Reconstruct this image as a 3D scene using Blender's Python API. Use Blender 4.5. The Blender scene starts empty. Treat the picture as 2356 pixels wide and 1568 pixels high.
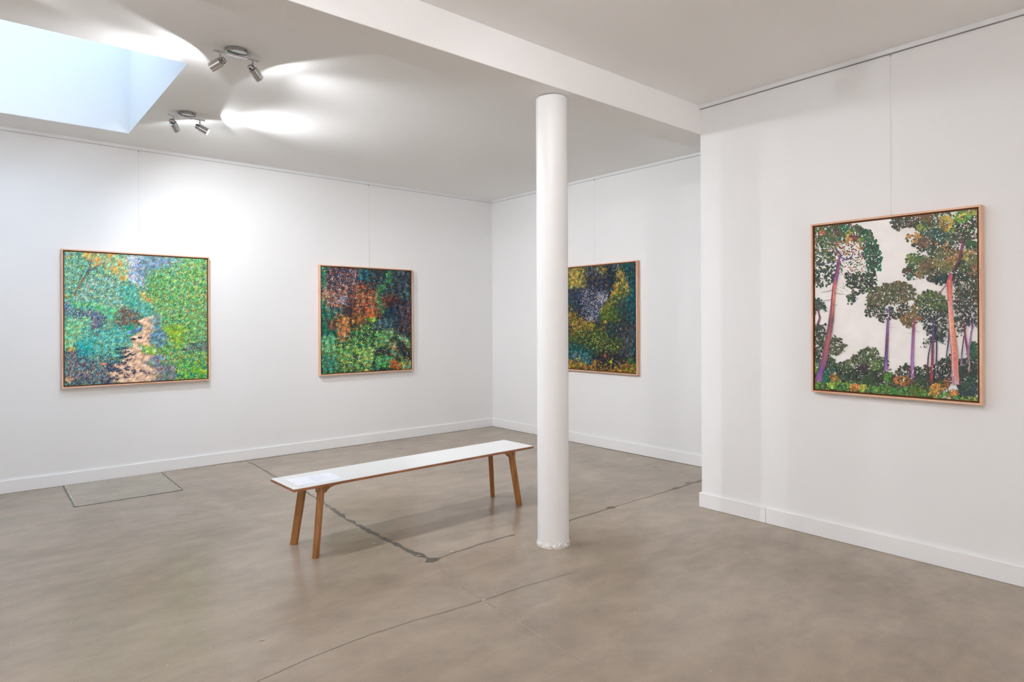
import bpy, bmesh, math, random
import numpy as np
from mathutils import Vector, Matrix

# ---------------------------------------------------------------- camera
FPX, PX, PY, CAMH, YAW, ROLL = 1475.744, 1178.0, 740.02, 1.45, 0.8672, -0.0039
IW, IH = 2356, 1568
_F = np.array([math.cos(YAW), math.sin(YAW), 0.0])
_R0 = np.array([math.sin(YAW), -math.cos(YAW), 0.0])
_U0 = np.array([0.0, 0.0, 1.0])
_R = math.cos(ROLL) * _R0 + math.sin(ROLL) * _U0
_U = -math.sin(ROLL) * _R0 + math.cos(ROLL) * _U0
scene = bpy.context.scene
COL = scene.collection
cam_data = bpy.data.cameras.new('camera')
cam = bpy.data.objects.new('camera', cam_data)
COL.objects.link(cam)
M = Matrix.Identity(4)
for i in range(3):
    M[i][0], M[i][1], M[i][2] = _R[i], _U[i], -_F[i]
M[2][3] = CAMH
cam.matrix_world = M
cam_data.sensor_width = 36.0
cam_data.lens = 36.0 * FPX / IW
cam_data.shift_y = -(IH / 2 - PY) / IW
cam_data.clip_start = 0.05
scene.camera = cam

# ---------------------------------------------------------------- world, light, exposure
world = bpy.data.worlds.new('overcast_sky')
scene.world = world
world.use_nodes = True
bg = world.node_tree.nodes['Background']
bg.inputs[0].default_value = (0.54, 0.71, 0.95, 1)
bg.inputs[1].default_value = 4.6
SKY = (-0.95, 1.10, 4.535, 6.545)          # skylight opening x0 x1 y0 y1
SHAFT_H = 1.15
pd = bpy.data.lights.new('skylight_portal', 'AREA')
pd.shape = 'RECTANGLE'
pd.size, pd.size_y = SKY[1] - SKY[0], SKY[3] - SKY[2]
pd.cycles.is_portal = True
po = bpy.data.objects.new('skylight_portal', pd)
po.location = ((SKY[0] + SKY[1]) / 2, (SKY[2] + SKY[3]) / 2, 3.135 + SHAFT_H - 0.03)
COL.objects.link(po)
BEAM_W, SPILL_W = 80.0, 7.5               # lamp power in the ceiling spots
LAMP_COL = (0.925, 0.955, 1.0)
WARM_COL = (0.975, 0.97, 1.0)
vs = scene.view_settings
vs.view_transform = 'Standard'
vs.look = 'None'
vs.gamma = 1.0
vs.use_curve_mapping = False
vs.exposure = 0.28
cy = scene.cycles
cy.max_bounces = 9
cy.diffuse_bounces = 7
cy.glossy_bounces = 3
cy.caustics_reflective = False
cy.caustics_refractive = False
cy.sample_clamp_indirect = 6.0
cy.use_denoising = True
cy.use_adaptive_sampling = True
cy.adaptive_threshold = 0.03

# ---------------------------------------------------------------- dimensions
YA, XB, XC, ZC = 6.991, 5.574, 4.374, 3.135
XMIN, YMIN = -3.6, -3.6
YC = 2.868                                # end of the near right wall
BEAM_Y0, BEAM_Y1, BEAM_Z = 2.868, 3.135, 2.91

# ---------------------------------------------------------------- helpers
def lin(c):
    r = []
    for v in c[:3]:
        v = v / 255.0
        r.append(v / 12.92 if v <= 0.04045 else ((v + 0.055) / 1.055) ** 2.4)
    return tuple(r)

def mat(name):
    m = bpy.data.materials.new(name)
    m.use_nodes = True
    nt = m.node_tree
    return m, nt, nt.nodes['Principled BSDF']

def N(nt, t, **kw):
    n = nt.nodes.new(t)
    for k, v in kw.items():
        setattr(n, k, v)
    return n

def L(nt, a, b):
    nt.links.new(a, b)

def simple(name, col, rough=0.5, metal=0.0, spec=0.5, noise=None, bump=None):
    m, nt, b = mat(name)
    b.inputs['Base Color'].default_value = (*col, 1)
    b.inputs['Roughness'].default_value = rough
    b.inputs['Metallic'].default_value = metal
    b.inputs['Specular IOR Level'].default_value = spec
    tc = N(nt, 'ShaderNodeTexCoord')
    if noise:
        sc, amt = noise
        nz = N(nt, 'ShaderNodeTexNoise')
        nz.inputs['Scale'].default_value = sc
        nz.inputs['Detail'].default_value = 2
        L(nt, tc.outputs['Object'], nz.inputs['Vector'])
        cr = N(nt, 'ShaderNodeValToRGB')
        cr.color_ramp.elements[0].position = 0.3
        cr.color_ramp.elements[1].position = 0.7
        cr.color_ramp.elements[0].color = (*[c * (1 - amt) for c in col], 1)
        cr.color_ramp.elements[1].color = (*[min(1, c * (1 + amt)) for c in col], 1)
        L(nt, nz.outputs['Fac'], cr.inputs['Fac'])
        L(nt, cr.outputs['Color'], b.inputs['Base Color'])
    if bump:
        sc, st = bump
        nz = N(nt, 'ShaderNodeTexNoise')
        nz.inputs['Scale'].default_value = sc
        nz.inputs['Detail'].default_value = 4
        L(nt, tc.outputs['Object'], nz.inputs['Vector'])
        bp = N(nt, 'ShaderNodeBump')
        bp.inputs['Strength'].default_value = st
        bp.inputs['Distance'].default_value = 0.002
        L(nt, nz.outputs['Fac'], bp.inputs['Height'])
        L(nt, bp.outputs['Normal'], b.inputs['Normal'])
    return m

def wood(name, c1, c2, scale=6.0, axis='X', rough=0.5):
    m, nt, b = mat(name)
    tc = N(nt, 'ShaderNodeTexCoord')
    mp = N(nt, 'ShaderNodeMapping')
    s = [scale * 12] * 3
    s['XYZ'.index(axis)] = scale * 0.7
    mp.inputs['Scale'].default_value = s
    L(nt, tc.outputs['Object'], mp.inputs['Vector'])
    nz = N(nt, 'ShaderNodeTexNoise')
    nz.inputs['Scale'].default_value = 1.0
    nz.inputs['Detail'].default_value = 6
    nz.inputs['Distortion'].default_value = 0.6
    L(nt, mp.outputs['Vector'], nz.inputs['Vector'])
    cr = N(nt, 'ShaderNodeValToRGB')
    cr.color_ramp.elements[0].position = 0.32
    cr.color_ramp.elements[1].position = 0.70
    cr.color_ramp.elements[0].color = (*c1, 1)
    cr.color_ramp.elements[1].color = (*c2, 1)
    L(nt, nz.outputs['Fac'], cr.inputs['Fac'])
    L(nt, cr.outputs['Color'], b.inputs['Base Color'])
    b.inputs['Roughness'].default_value = rough
    return m

def add_box(bm, p0, p1):
    vs_ = [bm.verts.new((x, y, z)) for x in (p0[0], p1[0]) for y in (p0[1], p1[1]) for z in (p0[2], p1[2])]
    for f in ((0, 1, 3, 2), (4, 6, 7, 5), (0, 4, 5, 1), (2, 3, 7, 6), (0, 2, 6, 4), (1, 5, 7, 3)):
        bm.faces.new([vs_[i] for i in f])
    return vs_

def add_prism(bm, pts, d0, d1, axis='y'):
    """extrude a closed 2D outline (x,z) along y, or (y,z) along x, or (x,y) along z"""
    def P(p, d):
        return {'y': (p[0], d, p[1]), 'x': (d, p[0], p[1]), 'z': (p[0], p[1], d)}[axis]
    a = [bm.verts.new(P(p, d0)) for p in pts]
    b = [bm.verts.new(P(p, d1)) for p in pts]
    n = len(pts)
    bm.faces.new(a)
    bm.faces.new(b[::-1])
    for i in range(n):
        bm.faces.new((a[i], b[i], b[(i + 1) % n], a[(i + 1) % n]))

def add_lathe(bm, prof, seg=40, mtx=None):
    """prof: list of (r,z); closed at ends with r==0"""
    mtx = mtx or Matrix.Identity(4)
    rings = []
    for r, z in prof:
        if r < 1e-7:
            rings.append([bm.verts.new(mtx @ Vector((0, 0, z)))])
        else:
            rings.append([bm.verts.new(mtx @ Vector((r * math.cos(2 * math.pi * i / seg), r * math.sin(2 * math.pi * i / seg), z))) for i in range(seg)])
    for a, b in zip(rings, rings[1:]):
        for i in range(seg):
            j = (i + 1) % seg
            if len(a) == 1 and len(b) == 1:
                continue
            if len(a) == 1:
                bm.faces.new((a[0], b[i], b[j]))
            elif len(b) == 1:
                bm.faces.new((a[i], a[j], b[0]))
            else:
                bm.faces.new((a[i], a[j], b[j], b[i]))

def add_tube(bm, p, q, r, seg=10):
    p, q = Vector(p), Vector(q)
    d = q - p
    rot = d.to_track_quat('Z', 'Y').to_matrix().to_4x4()
    add_lathe(bm, [(0, 0), (r, 0), (r, d.length), (0, d.length)], seg, Matrix.Translation(p) @ rot)

def obj(name, bm, material, parent=None, bevel=0.0, smooth=False, segs=2):
    bmesh.ops.recalc_face_normals(bm, faces=bm.faces)
    me = bpy.data.meshes.new(name)
    bm.to_mesh(me)
    bm.free()
    if material:
        me.materials.append(material)
    o = bpy.data.objects.new(name, me)
    COL.objects.link(o)
    if parent:
        o.parent = parent
    if bevel > 0:
        bv = o.modifiers.new('bevel', 'BEVEL')
        bv.width = bevel
        bv.segments = segs
        bv.limit_method = 'ANGLE'
        bv.angle_limit = math.radians(40)
    if smooth:
        for p in me.polygons:
            p.use_smooth = True
        es = o.modifiers.new('sharp_edges', 'EDGE_SPLIT')
        es.split_angle = math.radians(40)
    return o

def box(name, p0, p1, material, parent=None, bevel=0.0):
    bm = bmesh.new()
    add_box(bm, p0, p1)
    return obj(name, bm, material, parent, bevel)

def struct(o):
    o['kind'] = 'structure'
    return o

def tag(o, label, cat, group=None):
    o['label'] = label
    o['category'] = cat
    if group:
        o['group'] = group
    return o

def thing(name, label, cat, loc=(0, 0, 0), rotz=0.0, group=None):
    o = bpy.data.objects.new(name, None)
    o.empty_display_size = 0.1
    COL.objects.link(o)
    o.location = loc
    o.rotation_euler = (0, 0, rotz)
    return tag(o, label, cat, group)

def part_label(o, text):
    o['label'] = text
    return o

# ---------------------------------------------------------------- materials
M_WALL = simple('white_wall_paint', (0.785, 0.785, 0.785), 0.75, spec=0.25, noise=(1.3, 0.008))
M_CEIL = simple('ceiling_paint', (0.88, 0.876, 0.868), 0.85, spec=0.2, noise=(0.9, 0.012))
M_TRIM = simple('trim_gloss_paint', (0.80, 0.80, 0.80), 0.42, spec=0.4, noise=(3, 0.006))
M_SHAFT = simple('skylight_shaft_paint', (0.72, 0.715, 0.70), 0.8, spec=0.2, noise=(1.5, 0.006))
M_RAIL = simple('picture_rail_metal', (0.74, 0.75, 0.76), 0.45, spec=0.4, noise=(4, 0.01))
M_SLOT = simple('rail_slot_shade_and_specks', (0.24, 0.22, 0.22), 0.8, noise=(8, 0.05))
M_SLOTL = simple('rail_slot_shade_grey', (0.50, 0.50, 0.505), 0.8, noise=(8, 0.05))
M_COLUMN = simple('column_paint', (0.79, 0.785, 0.78), 0.38, spec=0.4, noise=(6, 0.01), bump=(22, 0.12))
M_MORTAR = simple('column_base_plaster', (0.68, 0.66, 0.63), 0.8, noise=(45, 0.32), bump=(60, 0.8))
M_CHROME = simple('polished_chrome', (0.58, 0.58, 0.59), 0.08, metal=1.0, noise=(5, 0.01))
M_CHROME2 = simple('brushed_chrome', (0.50, 0.50, 0.51), 0.22, metal=1.0, noise=(9, 0.03))
M_DARKSLOT = simple('dark_lamp_vent', (0.05, 0.045, 0.045), 0.6, noise=(20, 0.1))
M_CABLE = simple('clear_hanging_cable', (0.60, 0.59, 0.58), 0.35, noise=(30, 0.03))
M_HOOK = simple('white_hook_clip', (0.90, 0.90, 0.90), 0.25, noise=(30, 0.02))
M_LAMINATE = simple('white_laminate', (0.70, 0.695, 0.685), 0.32, spec=0.45, noise=(2.5, 0.008))
M_PLYEDGE = wood('plywood_edge', lin((120, 72, 46)), lin((176, 116, 80)), 7, 'X', 0.5)
M_LEGWOOD = wood('oiled_oak_leg', lin((128, 84, 40)), lin((174, 118, 66)), 5, 'Z', 0.42)
M_FRAMEH = wood('frame_oak', lin((206, 158, 126)), lin((232, 192, 163)), 5, 'X', 0.5)
M_FRAMEV = wood('frame_oak_upright', lin((206, 158, 126)), lin((232, 192, 163)), 5, 'Z', 0.5)
M_FRAMEIN = simple('frame_dark_rebate', lin((132, 82, 48)), 0.6, noise=(25, 0.12))
M_PAPER = simple('info_sheet_paper', (0.78, 0.80, 0.86), 0.45, noise=(6, 0.01))
M_INK = simple('faint_grey_print', (0.60, 0.61, 0.68), 0.6, noise=(60, 0.1))
M_JOINT = simple('joint_sealant', lin((96, 89, 80)), 0.4, noise=(35, 0.25), bump=(90, 0.5))
M_CRACK = simple('hairline_crack', lin((118, 107, 95)), 0.35, noise=(30, 0.2))
M_PALEJOINT = simple('pale_joint_scar', lin((150, 135, 119)), 0.26, noise=(30, 0.1))
M_CHIP = simple('pale_paint_chip', lin((188, 178, 165)), 0.5, noise=(40, 0.1))
M_STAIN = simple('dark_floor_plug', lin((104, 96, 88)), 0.5, noise=(35, 0.25))

def concrete(name, tint=(1, 1, 1), fine=1.0):
    m, nt, b = mat(name)
    tc = N(nt, 'ShaderNodeTexCoord')
    def noise(scale, detail=6, rough=0.55, vec=None, dist=0.0):
        n = N(nt, 'ShaderNodeTexNoise')
        n.inputs['Scale'].default_value = scale
        n.inputs['Detail'].default_value = detail
        n.inputs['Roughness'].default_value = rough
        n.inputs['Distortion'].default_value = dist
        L(nt, vec or tc.outputs['Object'], n.inputs['Vector'])
        return n
    def ramp(src, a, b_, ca, cb):
        r = N(nt, 'ShaderNodeValToRGB')
        r.color_ramp.elements[0].position, r.color_ramp.elements[1].position = a, b_
        r.color_ramp.elements[0].color = (*ca, 1)
        r.color_ramp.elements[1].color = (*cb, 1)
        L(nt, src, r.inputs['Fac'])
        return r
    def mul(a, b_, f=1.0):
        x = N(nt, 'ShaderNodeMix', data_type='RGBA', blend_type='MULTIPLY')
        x.inputs[0].default_value = f
        L(nt, a, x.inputs[6])
        L(nt, b_, x.inputs[7])
        return x.outputs[2]
    base1 = [a * t for a, t in zip(lin((144, 129, 112)), tint)]
    base2 = [a * t for a, t in zip(lin((164, 149, 133)), tint)]
    big = ramp(noise(0.8, 4, 0.6, dist=0.8).outputs['Fac'], 0.32, 0.68, base1, base2)
    # trowel streaks roughly across the room
    mp = N(nt, 'ShaderNodeMapping')
    mp.inputs['Rotation'].default_value = (0, 0, math.radians(40))
    mp.inputs['Scale'].default_value = (1.0, 2.4, 1.0)
    L(nt, tc.outputs['Object'], mp.inputs['Vector'])
    streak = ramp(noise(2.6, 7, 0.62, mp.outputs['Vector'], 0.5).outputs['Fac'], 0.28, 0.72, (0.86, 0.86, 0.87), (1.09, 1.09, 1.08))
    grain = ramp(noise(230, 3, 0.7).outputs['Fac'], 0.25, 0.75, (0.76, 0.76, 0.76), (1.22, 1.22, 1.22))
    mott = ramp(noise(6.5, 8, 0.7).outputs['Fac'], 0.3, 0.7, (0.91, 0.915, 0.92), (1.07, 1.065, 1.06))
    c = mul(mul(mul(big.outputs['Color'], mott.outputs['Color']), streak.outputs['Color']), grain.outputs['Color'], 0.8)
    # tiny pale aggregate flecks
    vo = N(nt, 'ShaderNodeTexVoronoi')
    vo.inputs['Scale'].default_value = 34
    L(nt, tc.outputs['Object'], vo.inputs['Vector'])
    fl = ramp(vo.outputs['Distance'], 0.06, 0.14, (1, 1, 1), (0, 0, 0))
    gate = ramp(vo.outputs['Color'], 0.86, 0.88, (0, 0, 0), (1, 1, 1))
    mx = N(nt, 'ShaderNodeMix', data_type='RGBA')
    L(nt, mul(fl.outputs['Color'], gate.outputs['Color']), mx.inputs[0])
    L(nt, c, mx.inputs[6])
    mx.inputs[7].default_value = (*lin((190, 180, 165)), 1)
    L(nt, mx.outputs[2], b.inputs['Base Color'])
    b.inputs['Roughness'].default_value = 0.26
    b.inputs['Specular IOR Level'].default_value = 0.45
    bp = N(nt, 'ShaderNodeBump')
    bp.inputs['Strength'].default_value = 0.05
    bp.inputs['Distance'].default_value = 0.002
    L(nt, noise(26, 6).outputs['Fac'], bp.inputs['Height'])
    L(nt, bp.outputs['Normal'], b.inputs['Normal'])
    return m

M_FLOOR = concrete('sealed_concrete')
M_PATCH = concrete('grey_patch_concrete', (1.06, 1.13, 1.15))

def glass_mat():
    m = bpy.data.materials.new('skylight_glass')
    m.use_nodes = True
    nt = m.node_tree
    nt.nodes.clear()
    out = N(nt, 'ShaderNodeOutputMaterial')
    tr = N(nt, 'ShaderNodeBsdfTransparent')
    tr.inputs[0].default_value = (0.95, 0.97, 0.98, 1)
    gl = N(nt, 'ShaderNodeBsdfGlossy')
    gl.inputs['Roughness'].default_value = 0.03
    mx = N(nt, 'ShaderNodeMixShader')
    mx.inputs[0].default_value = 0.06
    L(nt, tr.outputs[0], mx.inputs[1])
    L(nt, gl.outputs[0], mx.inputs[2])
    L(nt, mx.outputs[0], out.inputs[0])
    return m

def lens_mat():
    m = bpy.data.materials.new('lit_lamp_lens')
    m.use_nodes = True
    nt = m.node_tree
    nt.nodes.clear()
    out = N(nt, 'ShaderNodeOutputMaterial')
    em = N(nt, 'ShaderNodeEmission')
    em.inputs[0].default_value = (*LAMP_COL, 1)
    em.inputs[1].default_value = 12.0
    L(nt, em.outputs[0], out.inputs[0])
    return m

M_GLASS = glass_mat()
M_LENS = lens_mat()

# ---------------------------------------------------------------- room shell
T = 0.14
floor = struct(box('floor', (XMIN, YMIN, -0.12), (XB, YA, 0), M_FLOOR))
struct(box('wall_left', (XMIN, YA, -0.12), (XB + T, YA + T, ZC + 0.12), M_WALL))
struct(box('wall_back', (XB, YC, -0.12), (XB + T, YA, ZC + 0.12), M_WALL))
struct(box('wall_right', (XC, YMIN, -0.0), (XB + T, YC, ZC), M_WALL))
struct(box('wall_front', (XMIN - T, YMIN - T, -0.12), (XB + T, YMIN, ZC + 0.12), M_WALL))
struct(box('wall_side', (XMIN - T, YMIN, -0.12), (XMIN, YA + T, ZC + 0.12), M_WALL))

bm = bmesh.new()
x0, x1, y0, y1 = SKY
add_box(bm, (XMIN, YMIN, ZC), (XB, y0, ZC + 0.12))
add_box(bm, (XMIN, y1, ZC), (XB, YA, ZC + 0.12))
add_box(bm, (XMIN, y0, ZC), (x0, y1, ZC + 0.12))
add_box(bm, (x1, y0, ZC), (XB, y1, ZC + 0.12))
struct(obj('ceiling', bm, M_CEIL))
struct(box('ceiling_beam', (XMIN, BEAM_Y0, BEAM_Z), (XB, BEAM_Y1, ZC), M_CEIL, bevel=0.004))

# skylight: plastered shaft, frame, panes
bm = bmesh.new()
zt = ZC + SHAFT_H
w = 0.06
add_box(bm, (x0 - w, y0 - w, ZC + 0.121), (x0, y1 + w, zt))
add_box(bm, (x1, y0 - w, ZC + 0.121), (x1 + w, y1 + w, zt))
add_box(bm, (x0, y0 - w, ZC + 0.121), (x1, y0, zt))
add_box(bm, (x0, y1, ZC + 0.121), (x1, y1 + w, zt))
# thin lining that hides the ceiling thickness inside the opening
add_box(bm, (x0, y0, ZC + 0.002), (x0 + 0.004, y1, zt))
add_box(bm, (x1 - 0.004, y0, ZC + 0.002), (x1, y1, zt))
add_box(bm, (x0, y0, ZC + 0.002), (x1, y0 + 0.004, zt))
add_box(bm, (x0, y1 - 0.004, ZC + 0.002), (x1, y1, zt))
sky = struct(obj('window_1', bm, M_SHAFT))
bm = bmesh.new()
for a in ((x0 - w, y0 - w, x1 + w, y0 + 0.03), (x0 - w, y1 - 0.03, x1 + w, y1 + w), (x0 - w, y0, x0 + 0.03, y1), (x1 - 0.03, y0, x1 + w, y1),
          ((x0 + x1) / 2 - 0.025, y0, (x0 + x1) / 2 + 0.025, y1)):
    add_box(bm, (a[0], a[1], zt), (a[2], a[3], zt + 0.05))
obj('window_frame', bm, M_TRIM, sky)
xm = (x0 + x1) / 2
box('pane', (x0 - 0.01, y0 - 0.01, zt + 0.052), (xm - 0.002, y1 + 0.01, zt + 0.058), M_GLASS, sky)
box('pane', (xm + 0.002, y0 - 0.01, zt + 0.052), (x1 + 0.01, y1 + 0.01, zt + 0.058), M_GLASS, sky)

# baseboards
BB, BT = 0.112, 0.016
def baseboard(name, p0, p1):
    return struct(box(name, p0, p1, M_TRIM, bevel=0.004))
baseboard('baseboard_left', (XMIN, YA - BT, 0.0), (XB, YA, BB))
baseboard('baseboard_back', (XB - BT, YC, 0.0), (XB, YA - BT, BB))
baseboard('baseboard_right', (XC - BT, 2.336, 0.0), (XC, YC + BT, BB))
struct(box('baseboard_right_long', (XC - BT, YMIN, 0.0), (XC, 2.3335, BB), M_TRIM, bevel=0.004))
baseboard('baseboard_return', (XC, YC, 0.0), (XB - BT, YC + BT, BB))

# picture rails along the ceiling line: a flat strip; shade in the track opening below is a dark-coloured strip
def rail(n, p0, p1, q0, q1, slot_shade):
    r = struct(box('trim_%d' % n, p0, p1, M_RAIL, bevel=0.0015))
    box('slot_shade', q0, q1, slot_shade, r)
    return r
RH, RT = 0.030, 0.012
rail(1, (XMIN, YA - RT, ZC - RH), (XB, YA, ZC), (XMIN, YA - 0.007, ZC - RH - 0.0035), (XB, YA, ZC - RH), M_SLOTL)
rail(2, (XB - RT, BEAM_Y1, ZC - RH), (XB, YA - RT, ZC), (XB - 0.007, BEAM_Y1, ZC - RH - 0.0035), (XB, YA - 0.007, ZC - RH), M_SLOTL)
rail(3, (XC - RT, YMIN, ZC - RH), (XC, YC, ZC), (XC - 0.009, YMIN, ZC - RH - 0.0045), (XC, YC, ZC - RH), M_SLOT)

# ---------------------------------------------------------------- floor joints, patch and marks (children of the floor)
rng = random.Random(7)
def ribbon(name, pts, wd, material, z=0.0012, jit=0.8, step=0.028, wander=0.009):
    bm = bmesh.new()
    prev = None
    for (a, b) in zip(pts, pts[1:]):
        a3, b3 = Vector((a[0], a[1], 0)), Vector((b[0], b[1], 0))
        d = b3 - a3
        n = max(2, int(d.length / step))
        t = d.normalized()
        nrm = Vector((-t.y, t.x, 0))
        for i in range(n + (1 if b is pts[-1] else 0)):
            f = i / n
            wa = (a[2] if len(a) > 2 else wd) * (1 - f) + (b[2] if len(b) > 2 else wd) * f
            c = a3 + d * f + nrm * rng.uniform(-wander, wander)
            hw = 0.62 * wa * (1 + rng.uniform(-jit, jit))
            v = (bm.verts.new((c + nrm * hw + Vector((0, 0, z)))), bm.verts.new((c - nrm * hw + Vector((0, 0, z)))))
            if prev:
                bm.faces.new((prev[0], prev[1], v[1], v[0]))
            prev = v
    return obj(name, bm, material, floor)

def blot(name, cx, cy_, rx, ry, material, z=0.0016, n=18, jit=0.25):
    bm = bmesh.new()
    vv = []
    for i in range(n):
        a = 2 * math.pi * i / n
        k = 1 + rng.uniform(-jit, jit)
        vv.append(bm.verts.new((cx + rx * k * math.cos(a), cy_ + ry * k * math.sin(a), z)))
    bm.faces.new(vv)
    return obj(name, bm, material, floor)

ribbon('joint_sealant', [(2.235, 6.97, .008), (2.232, 6.6, .01), (2.202, 5.97, .010), (2.201, 5.09, .014), (2.165, 4.75, .022), (2.127, 4.38, .020), (2.123, 3.92, .022), (2.136, 3.49, .024), (2.15, 3.36, .034), (2.158, 3.31, .055), (2.165, 3.27, .052)], .02, M_JOINT)
ribbon('joint_sealant', [(2.18, 3.302, .004), (2.64, 3.338, .008), (2.85, 3.33, .004)], .006, M_JOINT)
ribbon('joint_sealant', [(3.03, 3.315, .004), (3.35, 3.307, .008), (3.81, 3.312, .006), (4.3, 3.32, .0025), (4.72, 3.333, .006), (5.06, 3.337, .012), (5.45, 3.34, .008)], .006, M_JOINT)
ribbon('crack', [(.80, 2.60, .003), (.894, 2.649), (1.139, 2.687), (1.417, 2.702), (1.667, 2.688), (1.969, 2.65), (2.046, 2.651), (2.305, 2.644), (2.7, 2.60, .0015)], .0024, M_CRACK, wander=0.003, jit=0.3)
ribbon('joint_scar', [(2.155, 3.24, .016), (2.067, 3.008, .018), (2.045, 2.66, .014), (2.02, 2.3, .014), (1.99, 1.9, .008)], .014, M_PALEJOINT, wander=0.002, z=0.0009, jit=.35)
ribbon('crack', [(2.36, 1.30, .002), (2.62, 1.12, .003), (2.95, .85, .002)], .003, M_CRACK, wander=0.003, jit=0.3)
blot('floor_plug', 3.82, 3.32, .040, .030, M_STAIN)
blot('floor_plug', 4.69, 3.335, .050, .022, M_STAIN)
blot('floor_plug', 4.93, 3.37, .03, .018, M_STAIN)
for cx, cy_, rx, ry in ((2.05, 2.65, .014, .007), (2.03, 3.80, .014, .006), (2.02, 3.71, .013, .005), (2.13, 3.42, .012, .008), (2.20, 6.0, .018, .007), (2.15, 4.78, .018, .008),
                        (5.25, 3.95, .05, .018), (5.16, 3.86, .03, .014), (5.3, 4.35, .03, .01), (1.02, 2.98, .012, .005), (2.33, 3.34, .010, .006)):
    blot('chip', cx, cy_, rx, ry, M_CHIP, z=0.002, n=9, jit=0.4)
for cx, cy_ in ((1.56, 2.80), (1.43, 3.02), (1.95, 4.05), (2.9, 1.9), (2.2, 1.9)):
    blot('speck', cx, cy_, .006, .0035, M_SLOT, z=0.002, n=8, jit=0.4)
M_DIRT = simple('skirting_dirt', lin((118, 98, 80)), 0.8, noise=(20, 0.3))
ribbon('dirt_line', [(5.552, 6.95), (5.552, 5.6), (5.550, 4.9, .014), (5.548, 4.4, .02), (5.552, 3.8), (5.552, 2.95)], .009, M_DIRT, z=0.0008, jit=.7, wander=.003)
ribbon('dirt_line', [(1.9, 6.972), (2.3, 6.966, .014), (3.4, 6.970), (5.55, 6.970)], .007, M_DIRT, z=0.0008, jit=.7, wander=.002)
# repaired rectangular patch by the left wall, with a rough raised lip
patch = box('repair_patch', (.648, 6.11, 0.0), (1.412, YA - BT - 0.002, 0.0015), M_PATCH, floor)
M_LIP = simple('patch_lip_mortar', lin((182, 177, 165)), 0.6, noise=(30, 0.12), bump=(60, 0.6))
M_LIPD = simple('patch_gap', lin((112, 108, 98)), 0.7, noise=(30, 0.2))
for pts in ([(.66, 6.965), (.655, 6.5), (.652, 6.115)], [(.652, 6.118), (1.0, 6.122), (1.405, 6.12)], [(1.405, 6.12), (1.41, 6.5), (1.415, 6.965)]):
    ribbon('patch_lip', pts, .009, M_LIP, z=0.003, jit=0.45, wander=0.004)
for pts in ([(.645, 6.965), (.640, 6.5), (.638, 6.10)], [(.64, 6.104), (1.0, 6.108), (1.425, 6.104)], [(1.422, 6.10), (1.426, 6.5), (1.43, 6.965)]):
    ribbon('patch_gap', pts, .006, M_LIPD, z=0.0022, jit=0.5, wander=0.003)

# ---------------------------------------------------------------- column
CX, CY, CR = 2.915, 3.027, 0.1025
col = thing('column', 'round white painted column standing beside the bench and carrying the beam', 'column', (CX, CY, 0))
bm = bmesh.new()
prof = [(0, 0.0), (CR * 1.0, 0.0)] + [(CR, z) for z in np.linspace(0.03, BEAM_Z - 0.012, 24)] + [(CR - 0.004, BEAM_Z - 0.004), (CR - 0.012, BEAM_Z), (0, BEAM_Z)]
add_lathe(bm, prof, 64)
obj('shaft', bm, M_COLUMN, col, smooth=True)
bm = bmesh.new()
r2 = random.Random(3)
seg = 72
hs = [0.018 + 0.012 * abs(math.sin(i * 0.35)) + r2.uniform(0, 0.012) for i in range(seg)]
rings = []
for k, (dr, fz) in enumerate(((0.0055, 0.0), (0.0065, 0.45), (0.0035, 0.8), (-0.002, 1.0))):
    rings.append([bm.verts.new(((CR + dr + r2.uniform(-.0015, .0015)) * math.cos(2 * math.pi * i / seg), (CR + dr + r2.uniform(-.0015, .0015)) * math.sin(2 * math.pi * i / seg), fz * hs[i])) for i in range(seg)])
for a, b in zip(rings, rings[1:]):
    for i in range(seg):
        bm.faces.new((a[i], a[(i + 1) % seg], b[(i + 1) % seg], b[i]))
part_label(obj('base_collar', bm, M_MORTAR, col), 'chipped rough plaster ring at the foot')

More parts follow.
